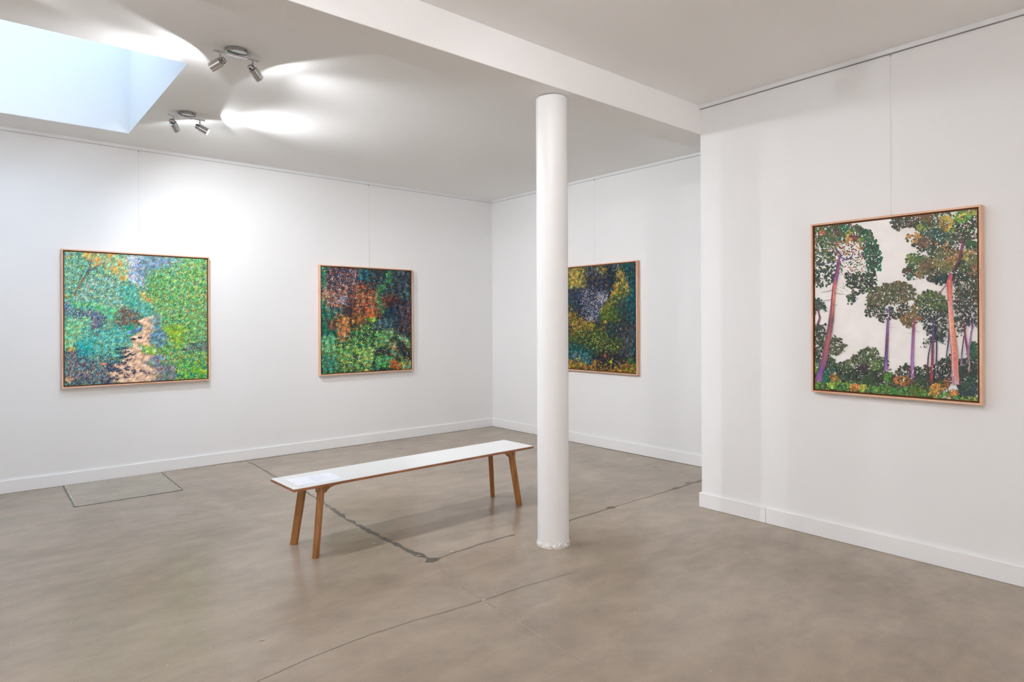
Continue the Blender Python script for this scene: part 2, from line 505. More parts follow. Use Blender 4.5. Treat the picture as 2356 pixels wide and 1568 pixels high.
# ---------------------------------------------------------------- bench
bench = thing('bench', 'long low bench with thin white top and slanted oak legs', 'bench', (2.4795, 3.9925, 0), 0.025)
BL, BW, BZ = 0.995, 0.181, 0.45
part_label(box('seat_top', (-BL, -BW, BZ - 0.004), (BL, BW, BZ), M_LAMINATE, bench, bevel=0.0012), 'smooth white laminate top surface')
part_label(box('seat_core', (-BL + .0005, -BW + .0005, BZ - 0.019), (BL - .0005, BW - .0005, BZ - 0.004), M_PLYEDGE, bench, bevel=0.001), 'brown plywood edge under the white top')
zu = BZ - 0.019
for sx in (-1, 1):
    for sy in (-1, 1):
        # leg: rounded plank turned towards the corner, splayed outwards
        foot = Vector((sx * .850, sy * .163, 0))
        top = Vector((sx * .795, sy * .128, zu))
        wax = Vector((sx, sy, 0)).normalized()
        tax = Vector((-wax.y, wax.x, 0))
        bm = bmesh.new()
        rg = []
        for f in (0.0, 0.01, 0.25, 0.5, 0.75, 1.0):
            c = foot.lerp(top, f)
            hw = 0.0235 + 0.0030 * f
            ht = 0.0175 + 0.0010 * f
            if f == 0.0:
                hw -= 0.0015
                ht -= 0.0015
            ring = []
            for i in range(20):
                a = 2 * math.pi * i / 20
                ca, sa = math.cos(a), math.sin(a)
                e = 0.42
                px_ = math.copysign(abs(ca) ** e, ca) * hw
                py_ = math.copysign(abs(sa) ** e, sa) * ht
                ring.append(bm.verts.new(c + wax * px_ + tax * py_))
            rg.append(ring)
        for a, b in zip(rg, rg[1:]):
            for i in range(20):
                bm.faces.new((a[i], a[(i + 1) % 20], b[(i + 1) % 20], b[i]))
        bm.faces.new(rg[0][::-1])
        bm.faces.new(rg[-1])
        obj('leg', bm, M_LEGWOOD, bench, smooth=True)
        # bracket: knuckle block that runs out into a thin tongue under the seat
        prof = [(.030, 0), (.030, -.042), (-.022, -.046), (-.036, -.030), (-.056, -.018), (-.085, -.011), (-.16, -.008), (-.16, 0)]
        bm = bmesh.new()
        add_prism(bm, [(top.x + sx * p[0], zu + p[1]) for p in prof], top.y - .021, top.y + .021, 'y')
        obj('bracket', bm, M_LEGWOOD, bench, bevel=0.002)
    bm = bmesh.new()
    add_box(bm, (sx * .795 - .02, -.107, zu - .024), (sx * .795 + .02, .107, zu - .001))
    obj('cross_rail', bm, M_LEGWOOD, bench, bevel=0.002)

# information sheet lying on the bench
sheet = thing('paper_sheet', 'pale sheet of paper with faint print on the left end of the bench', 'paper', (1.688, 3.948, BZ + 0.0003), 0.025 - 0.03)
bm = bmesh.new()
nx = 8
vv = [[bm.verts.new((-.1485 + .297 * i / nx, y, 0.0006 + 0.0006 * math.sin(i * 1.3))) for y in (-.105, .105)] for i in range(nx + 1)]
for a, b in zip(vv, vv[1:]):
    bm.faces.new((a[0], b[0], b[1], a[1]))
ob = obj('page', bm, M_PAPER, sheet)
ob.modifiers.new('thickness', 'SOLIDIFY').thickness = 0.0003
bm = bmesh.new()
r3 = random.Random(12)
for k in range(9):                      # lines of unreadable small print, read from the left end
    xk = -.020 + k * .0125
    y = -.070
    while y < (.075 if k not in (4, 8) else .02):
        wl = r3.uniform(.010, .026)
        add_box(bm, (xk, y, 0.0014), (xk + .0032, y + wl, 0.0015))
        y += wl + .005
add_box(bm, (.118, -.012, .0014), (.123, .028, .0015))
for k in range(5):
    add_box(bm, (-.135 + k * .02, -.098, .0014), (-.123 + k * .02, -.095, .0015))
pt = obj('printed_text', bm, M_INK, sheet)
pt['kind'] = 'stuff'

# ---------------------------------------------------------------- ceiling spotlights
def aim_matrix(d):
    d = Vector(d).normalized()
    return d.to_track_quat('-Z', 'Y').to_matrix().to_4x4()

def spot_fixture(label, loc, rotz, aims, group, light=1.0, colour=LAMP_COL, heads=(1.0, 1.0), spill=1.0):
    root = thing('ceiling_spotlight', label, 'spotlight', loc, rotz, group)
    bm = bmesh.new()
    add_lathe(bm, [(0, 0), (.064, 0), (.066, -.003), (.066, -.021), (.063, -.0245), (.045, -.027), (0, -.029)], 48)
    obj('ceiling_cup', bm, M_CHROME2, root, smooth=True)
    bm = bmesh.new()
    add_lathe(bm, [(0, 0), (.0028, 0), (.0028, .004), (0, .004)], 12, Matrix.Translation((.035, -.0555, -.011)) @ Matrix.Rotation(math.radians(90), 4, 'X'))
    obj('screw', bm, M_DARKSLOT, root)
    bm = bmesh.new()
    for oy in (-.0075, .0075):
        add_tube(bm, (-.135, oy, -.036), (.135, oy, -.036), .0042, 12)
    add_box(bm, (-.062, -.006, -.040), (.062, .006, -.031))
    obj('bar', bm, M_CHROME, root, smooth=True)
    for sx, aim, hk in zip((-1, 1), aims, heads):
        sxp = sx * .098
        bm = bmesh.new()
        add_tube(bm, (sxp, 0, -.034), (sxp, 0, -.090), .0062, 14)
        add_lathe(bm, [(0, .002), (.009, .002), (.009, -.006), (0, -.006)], 16, Matrix.Translation((sxp, 0, -.036)))
        obj('stem', bm, M_CHROME, root, smooth=True)
        # aim is given in world axes; undo the fixture's own turn
        a = Matrix.Rotation(-rotz, 3, 'Z') @ Vector(aim).normalized()
        rot = a.to_track_quat('-Z', 'Y').to_matrix().to_4x4()
        piv = Vector((sxp, 0, -.100))
        mt = Matrix.Translation(piv) @ rot
        head = bmesh.new()
        add_lathe(head, [(0, .008), (.0225, .008), (.0285, .004), (.0285, -.066), (.0270, -.066), (.0270, -.050), (0, -.050)], 40)
        ho = obj('lamp_head', head, M_CHROME, root, smooth=True)
        ho.matrix_local = mt
        hub = bmesh.new()
        add_lathe(hub, [(0, .034), (.0165, .034), (.019, .031), (.019, .012), (.0150, .008), (0, .008)], 32)
        obj('hub', hub, M_CHROME2, ho, smooth=True)
        vb = bmesh.new()
        for ang in (0, 90, 180, 270):
            rm = Matrix.Rotation(math.radians(ang + 20), 4, 'Z')
            for v in add_box(vb, (.0165, -.006, .015), (.0196, .006, .028)):
                v.co = rm @ v.co
        obj('vent', vb, M_DARKSLOT, ho)
        ln = bmesh.new()
        add_lathe(ln, [(0, -.0585), (.012, -.0590), (.0262, -.0570), (.0262, -.0515), (0, -.0515)], 32)
        obj('lens', ln, M_LENS, ho, smooth=True)
        for nm, wt, ang, bl in (('beam_lamp', BEAM_W, 124, 1.0), ('spill_lamp', SPILL_W, 163, 0.10)):
            ld = bpy.data.lights.new(nm, 'SPOT')
            ld.energy = wt * light * (hk if nm == 'beam_lamp' else spill)
            ld.color = colour
            ld.spot_size = math.radians(ang)
            ld.spot_blend = bl
            ld.shadow_soft_size = 0.022
            lo = bpy.data.objects.new(nm, ld)
            COL.objects.link(lo)
            lo.parent = ho
            lo.location = (0, 0, -.068)
    return root

G = 'chrome two-head ceiling spotlights'
spot_fixture('chrome two-head ceiling spotlight nearest the beam, right of the skylight', (1.272, 4.118, ZC), 0.0, [(-.70, .70, -.53), (.92, .39, -.72)], G, 1.4, heads=(.8, 1.2), spill=.65)
spot_fixture('chrome two-head ceiling spotlight nearest the left wall, at the skylight corner', (1.345, 5.615, ZC), -0.06, [(.70, .70, -.80), (.93, -.35, -.50)], G, 1.5, heads=(.68, 1.2), spill=.62)
# unseen lamps outside the picture: some inferred, the others added to brighten the room
for (where, lx, ly, k, colr, aims) in (('past the left edge, between skylight and beam', -0.30, 4.10, 1.25, LAMP_COL, [(-.8, .0, -.6), (.6, -.6, -.75)]),
                                ('above the picture, near side of the beam', 1.40, 1.75, .34, WARM_COL, [(-.6, .2, -.6), (.8, .35, -.6)]),
                                ('added for room light above the picture, near side of the beam, further left', -0.30, 1.75, .70, WARM_COL, [(-.8, .2, -.6), (.9, .25, -.6)]),
                                ('added as fill behind the viewer, nearest the right wall', 2.6, -1.8, .7, WARM_COL, [(-.1, -.8, -.4), (.3, -.6, -.4)]),
                                ('added as fill behind the viewer, middle of the room', 0.2, -1.4, 4.2, WARM_COL, [(-.5, -.6, -.5), (.6, -.5, -.4)]),
                                ('added for room light past the left edge, by the side wall and beam', -2.2, 3.0, 1.2, LAMP_COL, [(-.6, .5, -.7), (.6, .3, -.6)]),
                                ('added as fill behind the viewer, by the side wall', -2.2, 0.0, 3.4, WARM_COL, [(-.6, .1, -.7), (.4, -.6, -.6)])):
    spot_fixture('chrome two-head ceiling spotlight ' + where, (lx, ly, ZC), 0.0, aims, G, k, colr, spill=2.2 if 0 < ly < 2 else 1.0)

# ---------------------------------------------------------------- paintings
def px_ray(pts):
    pts = np.asarray(pts, float)
    return _F[None] * FPX + (pts[:, :1] - PX) * _R[None] + (PY - pts[:, 1:2]) * _U[None]

class Canvas:
    """A canvas on a wall. Paint marks are laid out over a sketch grid (crop) and become small flat dabs of paint."""
    def __init__(self, seed, axis, plane, crop, softk=0.0, shade=0.22, desat=0.0, under=0.0):
        self.under = under
        self.softk, self.shade, self.desat = softk, shade, desat
        self.hist_p, self.hist_c = [], []
        self.axis, self.plane = axis, plane
        self.cx0, self.cy0, self.cs = crop
        self.rs = np.random.RandomState(seed)
        self.polys, self.cols, self.lays = [], [], []
        self.layer = 0
        ph = self.rs.rand(40, 4)
        self.ph = ph
    def noise(self, p, wl):
        """smooth value noise built from a few plane waves, wavelength in sketch pixels"""
        s = np.zeros(len(p))
        for k in range(9):
            a = self.ph[k, 0] * 6.283
            w_ = 6.283 / (wl * (0.6 + self.ph[k, 1]))
            s += np.sin((p[:, 0] * math.cos(a) + p[:, 1] * math.sin(a)) * w_ + self.ph[k, 2] * 6.283)
        return np.clip(0.5 + s / 7.0, 0, 0.9999)
    def to_px(self, p):
        p = np.asarray(p, float)
        return np.stack([self.cx0 + p[..., 0] / self.cs, self.cy0 + p[..., 1] / self.cs], -1)
    @staticmethod
    def inside(p, poly):
        x, y = p[:, 0], p[:, 1]
        r = np.zeros(len(p), bool)
        n = len(poly)
        for i in range(n):
            (x1_, y1_), (x2_, y2_) = poly[i], poly[(i + 1) % n]
            c = (y1_ > y) != (y2_ > y)
            with np.errstate(divide='ignore', invalid='ignore'):
                xi = (x2_ - x1_) * (y - y1_) / (y2_ - y1_) + x1_
            r ^= c & (x < xi)
        return r
    def dabs(self, p, size, aspect, ang, spread, pal, mix=0.5, wl=90, jit=0.14, sides=6):
        """p: centres in sketch units; size=(min,max) dab length in sketch units"""
        n = len(p)
        if n == 0:
            return
        rs = self.rs
        ln = rs.uniform(size[0], size[1], n) * 0.5
        wd = ln * rs.uniform(aspect[0], aspect[1], n)
        a = np.radians(ang + rs.normal(0, spread, n))
        t = np.linspace(0, 2 * math.pi, sides, endpoint=False)
        rr = 1 + rs.uniform(-.28, .28, (n, sides))
        ex = np.cos(t)[None] * ln[:, None] * rr
        ey = np.sin(t)[None] * wd[:, None] * rr
        X = p[:, :1] + ex * np.cos(a)[:, None] - ey * np.sin(a)[:, None]
        Y = p[:, 1:2] + ex * np.sin(a)[:, None] + ey * np.cos(a)[:, None]
        pal = np.array([lin(c) for c in pal])
        sel = self.noise(p, wl) * (1 - mix) + rs.rand(n) * mix
        sel = (sel - sel.min()) / max(1e-6, sel.max() - sel.min()) * 0.9999
        c = pal[(sel * len(pal)).astype(int)]
        c = c * np.exp((self.noise(p[:, ::-1] + 37.0, 58) - .5)[:, None] * 2.6 * self.shade)
        if self.softk and jit > .09:
            c = c * np.exp((self.noise(p * 1.7 + 91.0, 90) - .5)[:, None] * np.array([[.9, -.1, -.7]]))
        c = c * np.exp(rs.normal(0, jit, (n, 1))) * np.exp(rs.normal(0, jit * 0.7, (n, 3)))
        if self.desat:
            lum = c @ np.array([.30, .55, .15])
            c = c * (1 - self.desat) + lum[:, None] * self.desat
        self.hist_p.append(p)
        self.hist_c.append(c)
        self.add(np.stack([X, Y], -1), c)
    def scatter(self, n, size, spread=34, last=None, jit=.3, lift=0.0):
        """echo earlier marks a little away from where they lie, so that colour areas run into each other"""
        hp = np.concatenate(self.hist_p[2:][-last:] if last else self.hist_p[2:])
        hc = np.concatenate(self.hist_c[2:][-last:] if last else self.hist_c[2:])
        rs = self.rs
        for half in range(2):
            i = rs.randint(0, len(hp), n // 2)
            p = hp[i] + rs.normal(0, spread, (len(i), 2))
            c = hc[i] * np.exp(rs.normal(lift, jit, (len(i), 1)))
            ln = rs.uniform(size[0], size[1], len(i)) * .5
            wd = ln * rs.uniform(.35, .8, len(i))
            a = rs.uniform(0, 3.1416, len(i))
            t = np.linspace(0, 2 * math.pi, 6, endpoint=False)
            rr = 1 + rs.uniform(-.28, .28, (len(i), 6))
            ex, ey = np.cos(t)[None] * ln[:, None] * rr, np.sin(t)[None] * wd[:, None] * rr
            X = p[:, :1] + ex * np.cos(a)[:, None] - ey * np.sin(a)[:, None]
            Y = p[:, 1:2] + ex * np.sin(a)[:, None] + ey * np.cos(a)[:, None]
            self.add(np.stack([X, Y], -1), c)
    def add(self, polys, cols):
        self.polys.append(self.to_px(polys))
        self.cols.append(np.clip(cols, 0.004, 0.95))
        self.lays.append(np.full(len(polys), self.layer))
        self.layer += 1
    def region(self, poly, pal, n, size, aspect=(.35, .8), ang=0, spread=60, soft=8, **kw):
        poly = [tuple(q) for q in poly]
        if self.softk:                    # the three dense paintings: finer, more numerous touches
            n, size = int(n * 1.6), (size[0] * .68, size[1] * .80)
        a = np.array(poly)
        lo, hi = a.min(0), a.max(0)
        got = []
        tot = 0
        while tot < n:
            p = self.rs.uniform(lo, hi, (n * 2, 2))
            p = p[self.inside(p, poly)]
            got.append(p)
            tot += len(p)
        p = np.concatenate(got)[:n]
        if self.softk and soft == 8:
            soft = min(44, max(9, self.softk * math.sqrt((hi - lo).prod())))
        p = p + self.rs.normal(0, soft, p.shape)
        if self.softk and soft >= 8:      # let the edge of the area wander
            p = p + 70 * np.stack([self.noise(p + 11.0, 480) - .5, self.noise(p[:, ::-1] - 53.0, 430) - .5], 1)
            kw.setdefault('mix', .34)
        if self.under and size[1] >= 17:
            m = int(n * self.under)
            q = self.rs.permutation(p)[:m] + self.rs.normal(0, 3, (m, 2))
            self.dabs(q, (size[0] * 1.25, size[1] * 1.35), aspect, ang, spread, pal, **kw)
        self.dabs(p, size, aspect, ang, spread, pal, **kw)
    def blob(self, cx, cy_, rx, ry, pal, n, size, rot=0, **kw):
        k = math.radians(rot)
        pts = [(cx + rx * math.cos(t) * math.cos(k) - ry * math.sin(t) * math.sin(k), cy_ + rx * math.cos(t) * math.sin(k) + ry * math.sin(t) * math.cos(k)) for t in np.linspace(0, 6.283, 20)[:-1]]
        self.region(pts, pal, n, size, **kw)
    def patch(self, pts, col, rough=0.0):
        """one flat stroke shape"""
        pts = np.array(pts, float)
        if rough:
            pts = pts + self.rs.normal(0, rough, pts.shape)
        self.add(pts[None], np.array([lin(col)]))
    def clumps(self, centres, rad, pal, per, size, **kw):
        for (x, y) in centres:
            self.blob(x, y, rad * self.rs.uniform(.7, 1.3), rad * self.rs.uniform(.6, 1.1), [pal[self.rs.randint(len(pal))] for _ in range(3)], per, size, **kw)
    def trunk(self, pts, cols, step=8):
        """pts: (x,y,width) along the stem; cols: one colour per point"""
        P = np.array(pts, float)
        C = np.array([lin(c) for c in cols])
        quads, qc = [], []
        seg = []
        for i in range(len(P) - 1):
            m = max(2, int(np.hypot(*(P[i + 1, :2] - P[i, :2])) / step))
            for k in range(m):
                f = k / m
                seg.append((*(P[i] * (1 - f) + P[i + 1] * f), *(C[i] * (1 - f) + C[i + 1] * f)))
        seg.append((*P[-1], *C[-1]))
        S = np.array(seg)
        lum = S[:, 3:] @ np.array([.30, .55, .15])
        S[:, 3:] = S[:, 3:] * .80 + lum[:, None] * .20
        S[:, 2] *= 1 + self.rs.uniform(-.08, .08, len(S))
        for i in range(len(S) - 1):
            d = S[min(i + 1, len(S) - 1), :2] - S[max(i - 1, 0), :2]
            d2 = S[min(i + 2, len(S) - 1), :2] - S[i, :2]
            n1 = np.array([-d[1], d[0]]) / max(1e-6, np.hypot(*d))
            n2 = np.array([-d2[1], d2[0]]) / max(1e-6, np.hypot(*d2))
            a, b = S[i], S[i + 1]
            for s0, s1, sh in ((-.5, -.12, .82), (-.12, .22, 1.12), (.22, .5, .92)):
                quads.append([a[:2] + n1 * a[2] * s0, a[:2] + n1 * a[2] * s1, b[:2] + n2 * b[2] * s1, b[:2] + n2 * b[2] * s0])
                qc.append(a[3:] * sh * math.exp(self.rs.normal(0, .10)))
        q = np.array(quads)
        self.add(q, np.array(qc))
    def build(self, name, parent, w, h, inv, base_depth, albedo=1.0):
        """turn the collected marks into one mesh in the painting's local frame (x right, z up, y = into the wall)"""
        Vs, Ls, Cs = [], [], []
        nl = self.layer
        for P, C, Lr in zip(self.polys, self.cols, self.lays):
            n, s, _ = P.shape
            d = px_ray(P.reshape(-1, 2))
            ax = 0 if self.axis == 'X' else 1
            t = self.plane / d[:, ax]
            q = d * t[:, None]
            q[:, 2] += CAMH
            q = np.concatenate([q, np.ones((len(q), 1))], 1) @ inv.T
            u = np.clip(q[:, 0], -w / 2, w / 2)
            v = np.clip(q[:, 2], -h / 2, h / 2)
            depth = base_depth - 0.0003 - 0.0086 * (Lr[0] + 0.5) / max(nl, 1)
            # every dab lies a touch askew, as laid on with a brush
            uc, vc = u.reshape(n, s).mean(1, keepdims=True), v.reshape(n, s).mean(1, keepdims=True)
            amp = 0.00004 if s == 6 else 0.0
            rad = np.maximum(1e-4, np.ptp(u.reshape(n, s), axis=1)[:, None] * .5)
            g = self.rs.uniform(0, 6.283, (n, 1))
            dz = ((u.reshape(n, s) - uc) * np.cos(g) + (v.reshape(n, s) - vc) * np.sin(g)) / rad * amp + self.rs.uniform(-1, 1, (n, 1)) * amp * .6
            dz = dz.ravel()
            keep = (np.ptp(u.reshape(n, s), axis=1) > 1e-5) & (np.ptp(v.reshape(n, s), axis=1) > 1e-5)
            xyz = np.stack([u, depth + dz, v], 1).reshape(n, s, 3)[keep]
            Vs.append(xyz.reshape(-1, 3))
            Ls.append(np.full(len(xyz), s))
            Cs.append(np.repeat(C[keep], s, axis=0))
        V = np.concatenate(Vs)
        S = np.concatenate(Ls)
        C = np.concatenate(Cs) * albedo
        me = bpy.data.meshes.new(name)
        me.vertices.add(len(V))
        me.vertices.foreach_set('co', V.astype(np.float32).ravel())
        me.loops.add(len(V))
        me.loops.foreach_set('vertex_index', np.arange(len(V), dtype=np.int32))
        me.polygons.add(len(S))
        st = np.concatenate([[0], np.cumsum(S)[:-1]]).astype(np.int32)
        me.polygons.foreach_set('loop_start', st)
        me.polygons.foreach_set('loop_total', S.astype(np.int32))
        me.update(calc_edges=True)
        at = me.color_attributes.new('paint', 'FLOAT_COLOR', 'CORNER')
        at.data.foreach_set('color', np.concatenate([C, np.ones((len(C), 1))], 1).astype(np.float32).ravel())
        me.materials.append(M_PAINT)
        o = bpy.data.objects.new(name, me)
        COL.objects.link(o)
        o.parent = parent
        o['kind'] = 'stuff'
        return o

def paint_mat():
    m, nt, b = mat('oil_paint')
    at = N(nt, 'ShaderNodeAttribute')
    at.attribute_name = 'paint'
    L(nt, at.outputs['Color'], b.inputs['Base Color'])
    b.inputs['Roughness'].default_value = 0.45
    b.inputs['Specular IOR Level'].default_value = 0.25
    return m
M_PAINT = paint_mat()

def painting(name, label, wall, centre, zc_, w, h, canvas, base, albedo, group='framed paintings on the gallery walls'):
    """wall 'A' hangs on the left wall (plane y), 'B'/'C' on the walls of constant x"""
    if wall == 'A':
        loc, rz = (centre, YA, zc_), 0.0
    else:
        loc, rz = ((XB if wall == 'B' else XC), centre, zc_), -math.pi / 2
    root = thing(name, label, 'painting', loc, rz, group)
    f0, f1 = -0.052, -0.003               # front and back of the frame, local y
    lip, gap = 0.0115, 0.0105
    W2, H2 = w / 2, h / 2
    def rail_(pts, material):
        bm = bmesh.new()
        a = [bm.verts.new((p[0], f0, p[1])) for p in pts]
        b = [bm.verts.new((p[0], f1, p[1])) for p in pts]
        bm.faces.new(a)
        bm.faces.new(b[::-1])
        for i in range(4):
            bm.faces.new((a[i], b[i], b[(i + 1) % 4], a[(i + 1) % 4]))
        return obj('frame_rail', bm, material, root, bevel=0.001)
    iw, ih = W2 - lip, H2 - lip
    rail_([(-W2, H2), (W2, H2), (iw, ih), (-iw, ih)], M_FRAMEH)
    rail_([(-W2, -H2), (-iw, -ih), (iw, -ih), (W2, -H2)], M_FRAMEH)
    rail_([(-W2, -H2), (-W2, H2), (-iw, ih), (-iw, -ih)], M_FRAMEV)
    rail_([(W2, -H2), (iw, -ih), (iw, ih), (W2, H2)], M_FRAMEV)
    bm = bmesh.new()                      # dark rebate between frame and canvas
    cw, ch = iw - gap, ih - gap
    add_box(bm, (-iw, f0 + .024, ch), (iw, f0 + .030, ih))
    add_box(bm, (-iw, f0 + .024, -ih), (iw, f0 + .030, -ch))
    add_box(bm, (-iw, f0 + .024, -ch), (-cw, f0 + .030, ch))
    add_box(bm, (cw, f0 + .024, -ch), (iw, f0 + .030, ch))
    # dark brown inner faces of the frame
    e = .0008
    add_box(bm, (-iw, f0 + .003, ih - e), (iw, f0 + .024, ih))
    add_box(bm, (-iw, f0 + .003, -ih), (iw, f0 + .024, -ih + e))
    add_box(bm, (-iw, f0 + .003, -ih), (-iw + e, f0 + .024, ih))
    add_box(bm, (iw - e, f0 + .003, -ih), (iw, f0 + .024, ih))
    part_label(obj('rebate', bm, M_FRAMEIN, root), 'dark brown rebate inside the pale frame')
    cf = f0 + .013
    m = simple(name + '_ground', lin(base), 0.6, noise=(9, 0.05), bump=(300, 0.1))
    box('canvas', (-cw, cf, -ch), (cw, f0 + .034, ch), m, root)
    mw = Matrix.Translation(loc) @ Matrix.Rotation(rz, 4, 'Z')
    inv = np.array(mw.inverted())
    canvas.plane = (YA if wall == 'A' else (XB if wall == 'B' else XC)) + cf
    canvas.build('brushwork', root, 2 * cw, 2 * ch, inv, cf, albedo)
    return root

# ---- painting 1: sandy path through bright shrubs
P = Canvas(11, 'Y', YA, (120, 550, 4.356), softk=.08, shade=.34)
full = [(100, 100), (1580, 190), (1580, 1420), (100, 1490)]
TEAL = [(24, 116, 106), (60, 150, 122), (112, 176, 142), (150, 202, 172), (42, 112, 84), (172, 200, 122), (14, 138, 150), (92, 160, 130)]
P.region(full, [(104, 158, 128), (130, 180, 150), (86, 150, 140), (150, 190, 150), (80, 140, 90)], 5000, (16, 34), soft=0)
P.region([(110, 100), (560, 120), (800, 330), (850, 560), (700, 720), (110, 730)], TEAL, 5200, (9, 24), wl=120)
P.region([(380, 380), (700, 420), (760, 640), (640, 700), (220, 690), (240, 560)], [(150, 190, 170), (96, 150, 130), (178, 210, 196), (120, 170, 150), (70, 120, 105)], 2600, (7, 17), wl=70)
P.region([(480, 150), (800, 170), (820, 400), (700, 380), (520, 280)], [(150, 180, 120), (176, 190, 130), (120, 170, 130), (190, 200, 150), (210, 170, 90)], 1500, (8, 20))
for x, y, r in ((425, 225, 55), (650, 310, 34), (735, 385, 30), (325, 190, 34), (560, 135, 60), (700, 225, 22), (440, 150, 40)):
    P.blob(x, y, r, r * .8, [(228, 150, 58), (224, 186, 72), (236, 168, 104), (200, 180, 70)], int(r * 2.2), (9, 22))
P.region([(640, 480), (840, 470), (860, 620), (1020, 680), (1000, 760), (840, 720), (700, 600)], [(64, 166, 150), (96, 184, 160), (40, 150, 130), (128, 196, 168), (70, 140, 140)], 1700, (9, 22))
P.region([(780, 150), (890, 180), (900, 400), (850, 480), (800, 420), (830, 300)], [(228, 230, 246), (204, 208, 236), (172, 184, 216), (236, 236, 244)], 700, (9, 22), soft=14)
P.region([(870, 180), (1280, 190), (1250, 290), (1150, 320), (1020, 330), (970, 500), (880, 480), (850, 300)], [(116, 126, 176), (92, 132, 164), (152, 162, 202), (112, 152, 146), (72, 122, 116), (140, 150, 190)], 2200, (8, 20), wl=80)
P.region([(860, 430), (960, 420), (980, 490), (900, 500)], [(190, 196, 226), (150, 162, 206), (214, 216, 236)], 260, (7, 16))
P.region([(860, 540), (960, 560), (1110, 590), (1080, 650), (960, 620)], [(222, 160, 70), (206, 184, 84), (230, 178, 120), (150, 170, 80)], 320, (9, 20))
GREEN = [(70, 150, 72), (100, 176, 82), (52, 130, 80), (140, 190, 92), (60, 160, 110), (128, 160, 60), (150, 202, 142), (34, 112, 92)]
RGT = [(1160, 320), (1280, 200), (1580, 205), (1580, 1410), (1180, 1415), (1130, 1190), (1060, 1120), (1170, 1050), (1130, 900), (1100, 750), (1060, 640), (1110, 590), (900, 520), (1000, 420)]
P.region(RGT, GREEN, 9000, (9, 26), wl=110)
P.region([(960, 420), (1140, 340), (1160, 480), (1100, 580), (960, 540)], [(82, 152, 82), (96, 164, 96), (64, 132, 80), (110, 170, 110)], 1300, (6, 14))
P.region(RGT, [(174, 216, 132), (196, 224, 176), (150, 210, 110), (210, 230, 190)], 1500, (6, 16))
P.region(RGT, [(34, 100, 84), (54, 96, 62), (30, 84, 92)], 1100, (6, 16))
P.region(RGT, [(214, 128, 60), (222, 166, 72), (190, 80, 50), (206, 190, 60)], 330, (7, 18))
P.region([(1130, 860), (1340, 880), (1320, 1040), (1200, 1020)], [(150, 180, 50), (116, 172, 46), (172, 196, 70), (96, 150, 50)], 500, (9, 26))
P.region([(1340, 1060), (1560, 1000), (1560, 1090), (1400, 1110)], [(92, 104, 120), (70, 84, 110), (110, 120, 130)], 300, (8, 20))
P.region([(1260, 1280), (1565, 1200), (1565, 1400), (1250, 1400)], [(110, 184, 50), (150, 196, 60), (70, 160, 60), (30, 130, 120), (186, 190, 50)], 800, (10, 30))
# left undergrowth
P.region([(110, 620), (240, 660), (330, 720), (220, 820), (110, 820)], [(110, 130, 170), (60, 80, 110), (140, 170, 190), (40, 120, 130), (170, 190, 200)], 700, (9, 22))
P.region([(180, 650), (640, 670), (660, 800), (520, 760), (200, 730)], [(60, 176, 150), (110, 200, 160), (140, 206, 130), (80, 190, 110), (40, 160, 160)], 1300, (9, 24))
P.region([(205, 735), (530, 750), (510, 930), (360, 1010), (340, 860), (220, 815)], [(58, 62, 92), (84, 94, 124), (48, 66, 88), (70, 70, 100)], 900, (14, 34), (.15, .3), 92, 10)
P.region([(270, 740), (520, 755), (500, 900), (400, 900)], [(150, 160, 188), (120, 136, 168), (176, 186, 206)], 240, (20, 56), (.07, .14), 92, 6)
P.blob(458, 880, 10, 30, [(160, 60, 70), (130, 50, 80)], 30, (8, 20), ang=90, spread=10)
P.region([(110, 810), (400, 830), (390, 960), (310, 1060), (110, 1090)], [(112, 192, 112), (142, 204, 152), (92, 184, 142), (174, 216, 172), (150, 204, 90)], 1700, (9, 26))
P.region([(330, 950), (760, 900), (900, 880), (760, 1010), (680, 1160), (540, 1240), (300, 1130)], [(44, 166, 166), (82, 186, 176), (132, 206, 186), (62, 150, 142), (112, 190, 142), (70, 130, 150)], 2900, (8, 24))
P.region([(260, 1060), (420, 1020), (440, 1140), (280, 1170)], [(0, 156, 160), (20, 176, 176), (60, 180, 170)], 320, (12, 30))
P.region([(640, 660), (840, 700), (840, 830), (720, 880), (620, 800)], [(110, 80, 82), (80, 90, 80), (150, 110, 90), (60, 70, 90), (120, 140, 60)], 800, (7, 20))
P.region([(700, 850), (790, 830), (760, 890)], [(0, 160, 130), (40, 180, 150)], 90, (12, 26))
P.region([(110, 1090), (300, 1130), (560, 1200), (760, 1230), (600, 1310), (640, 1440), (110, 1490)], [(58, 58, 88), (92, 92, 120), (48, 78, 98), (112, 112, 122), (78, 108, 110), (40, 50, 84)], 2700, (9, 26))
P.region([(110, 1160), (620, 1190), (560, 1420), (110, 1460)], [(232, 140, 110), (216, 170, 140), (150, 190, 180), (190, 190, 150), (120, 150, 160)], 420, (7, 18))
P.patch([(490, 1245), (520, 1236), (552, 1240), (540, 1256), (500, 1264), (488, 1256)], (238, 140, 98))
P.blob(190, 1105, 46, 16, [(222, 150, 100), (200, 170, 80), (170, 190, 70)], 60, (12, 28))
P.blob(140, 1425, 30, 20, [(232, 170, 120), (214, 160, 120)], 30, (12, 26))
P.scatter(6500, (5, 14), 26)
P.region(full, [(196, 226, 206), (222, 236, 228), (186, 214, 190), (170, 210, 150)], 900, (5, 12), soft=0)
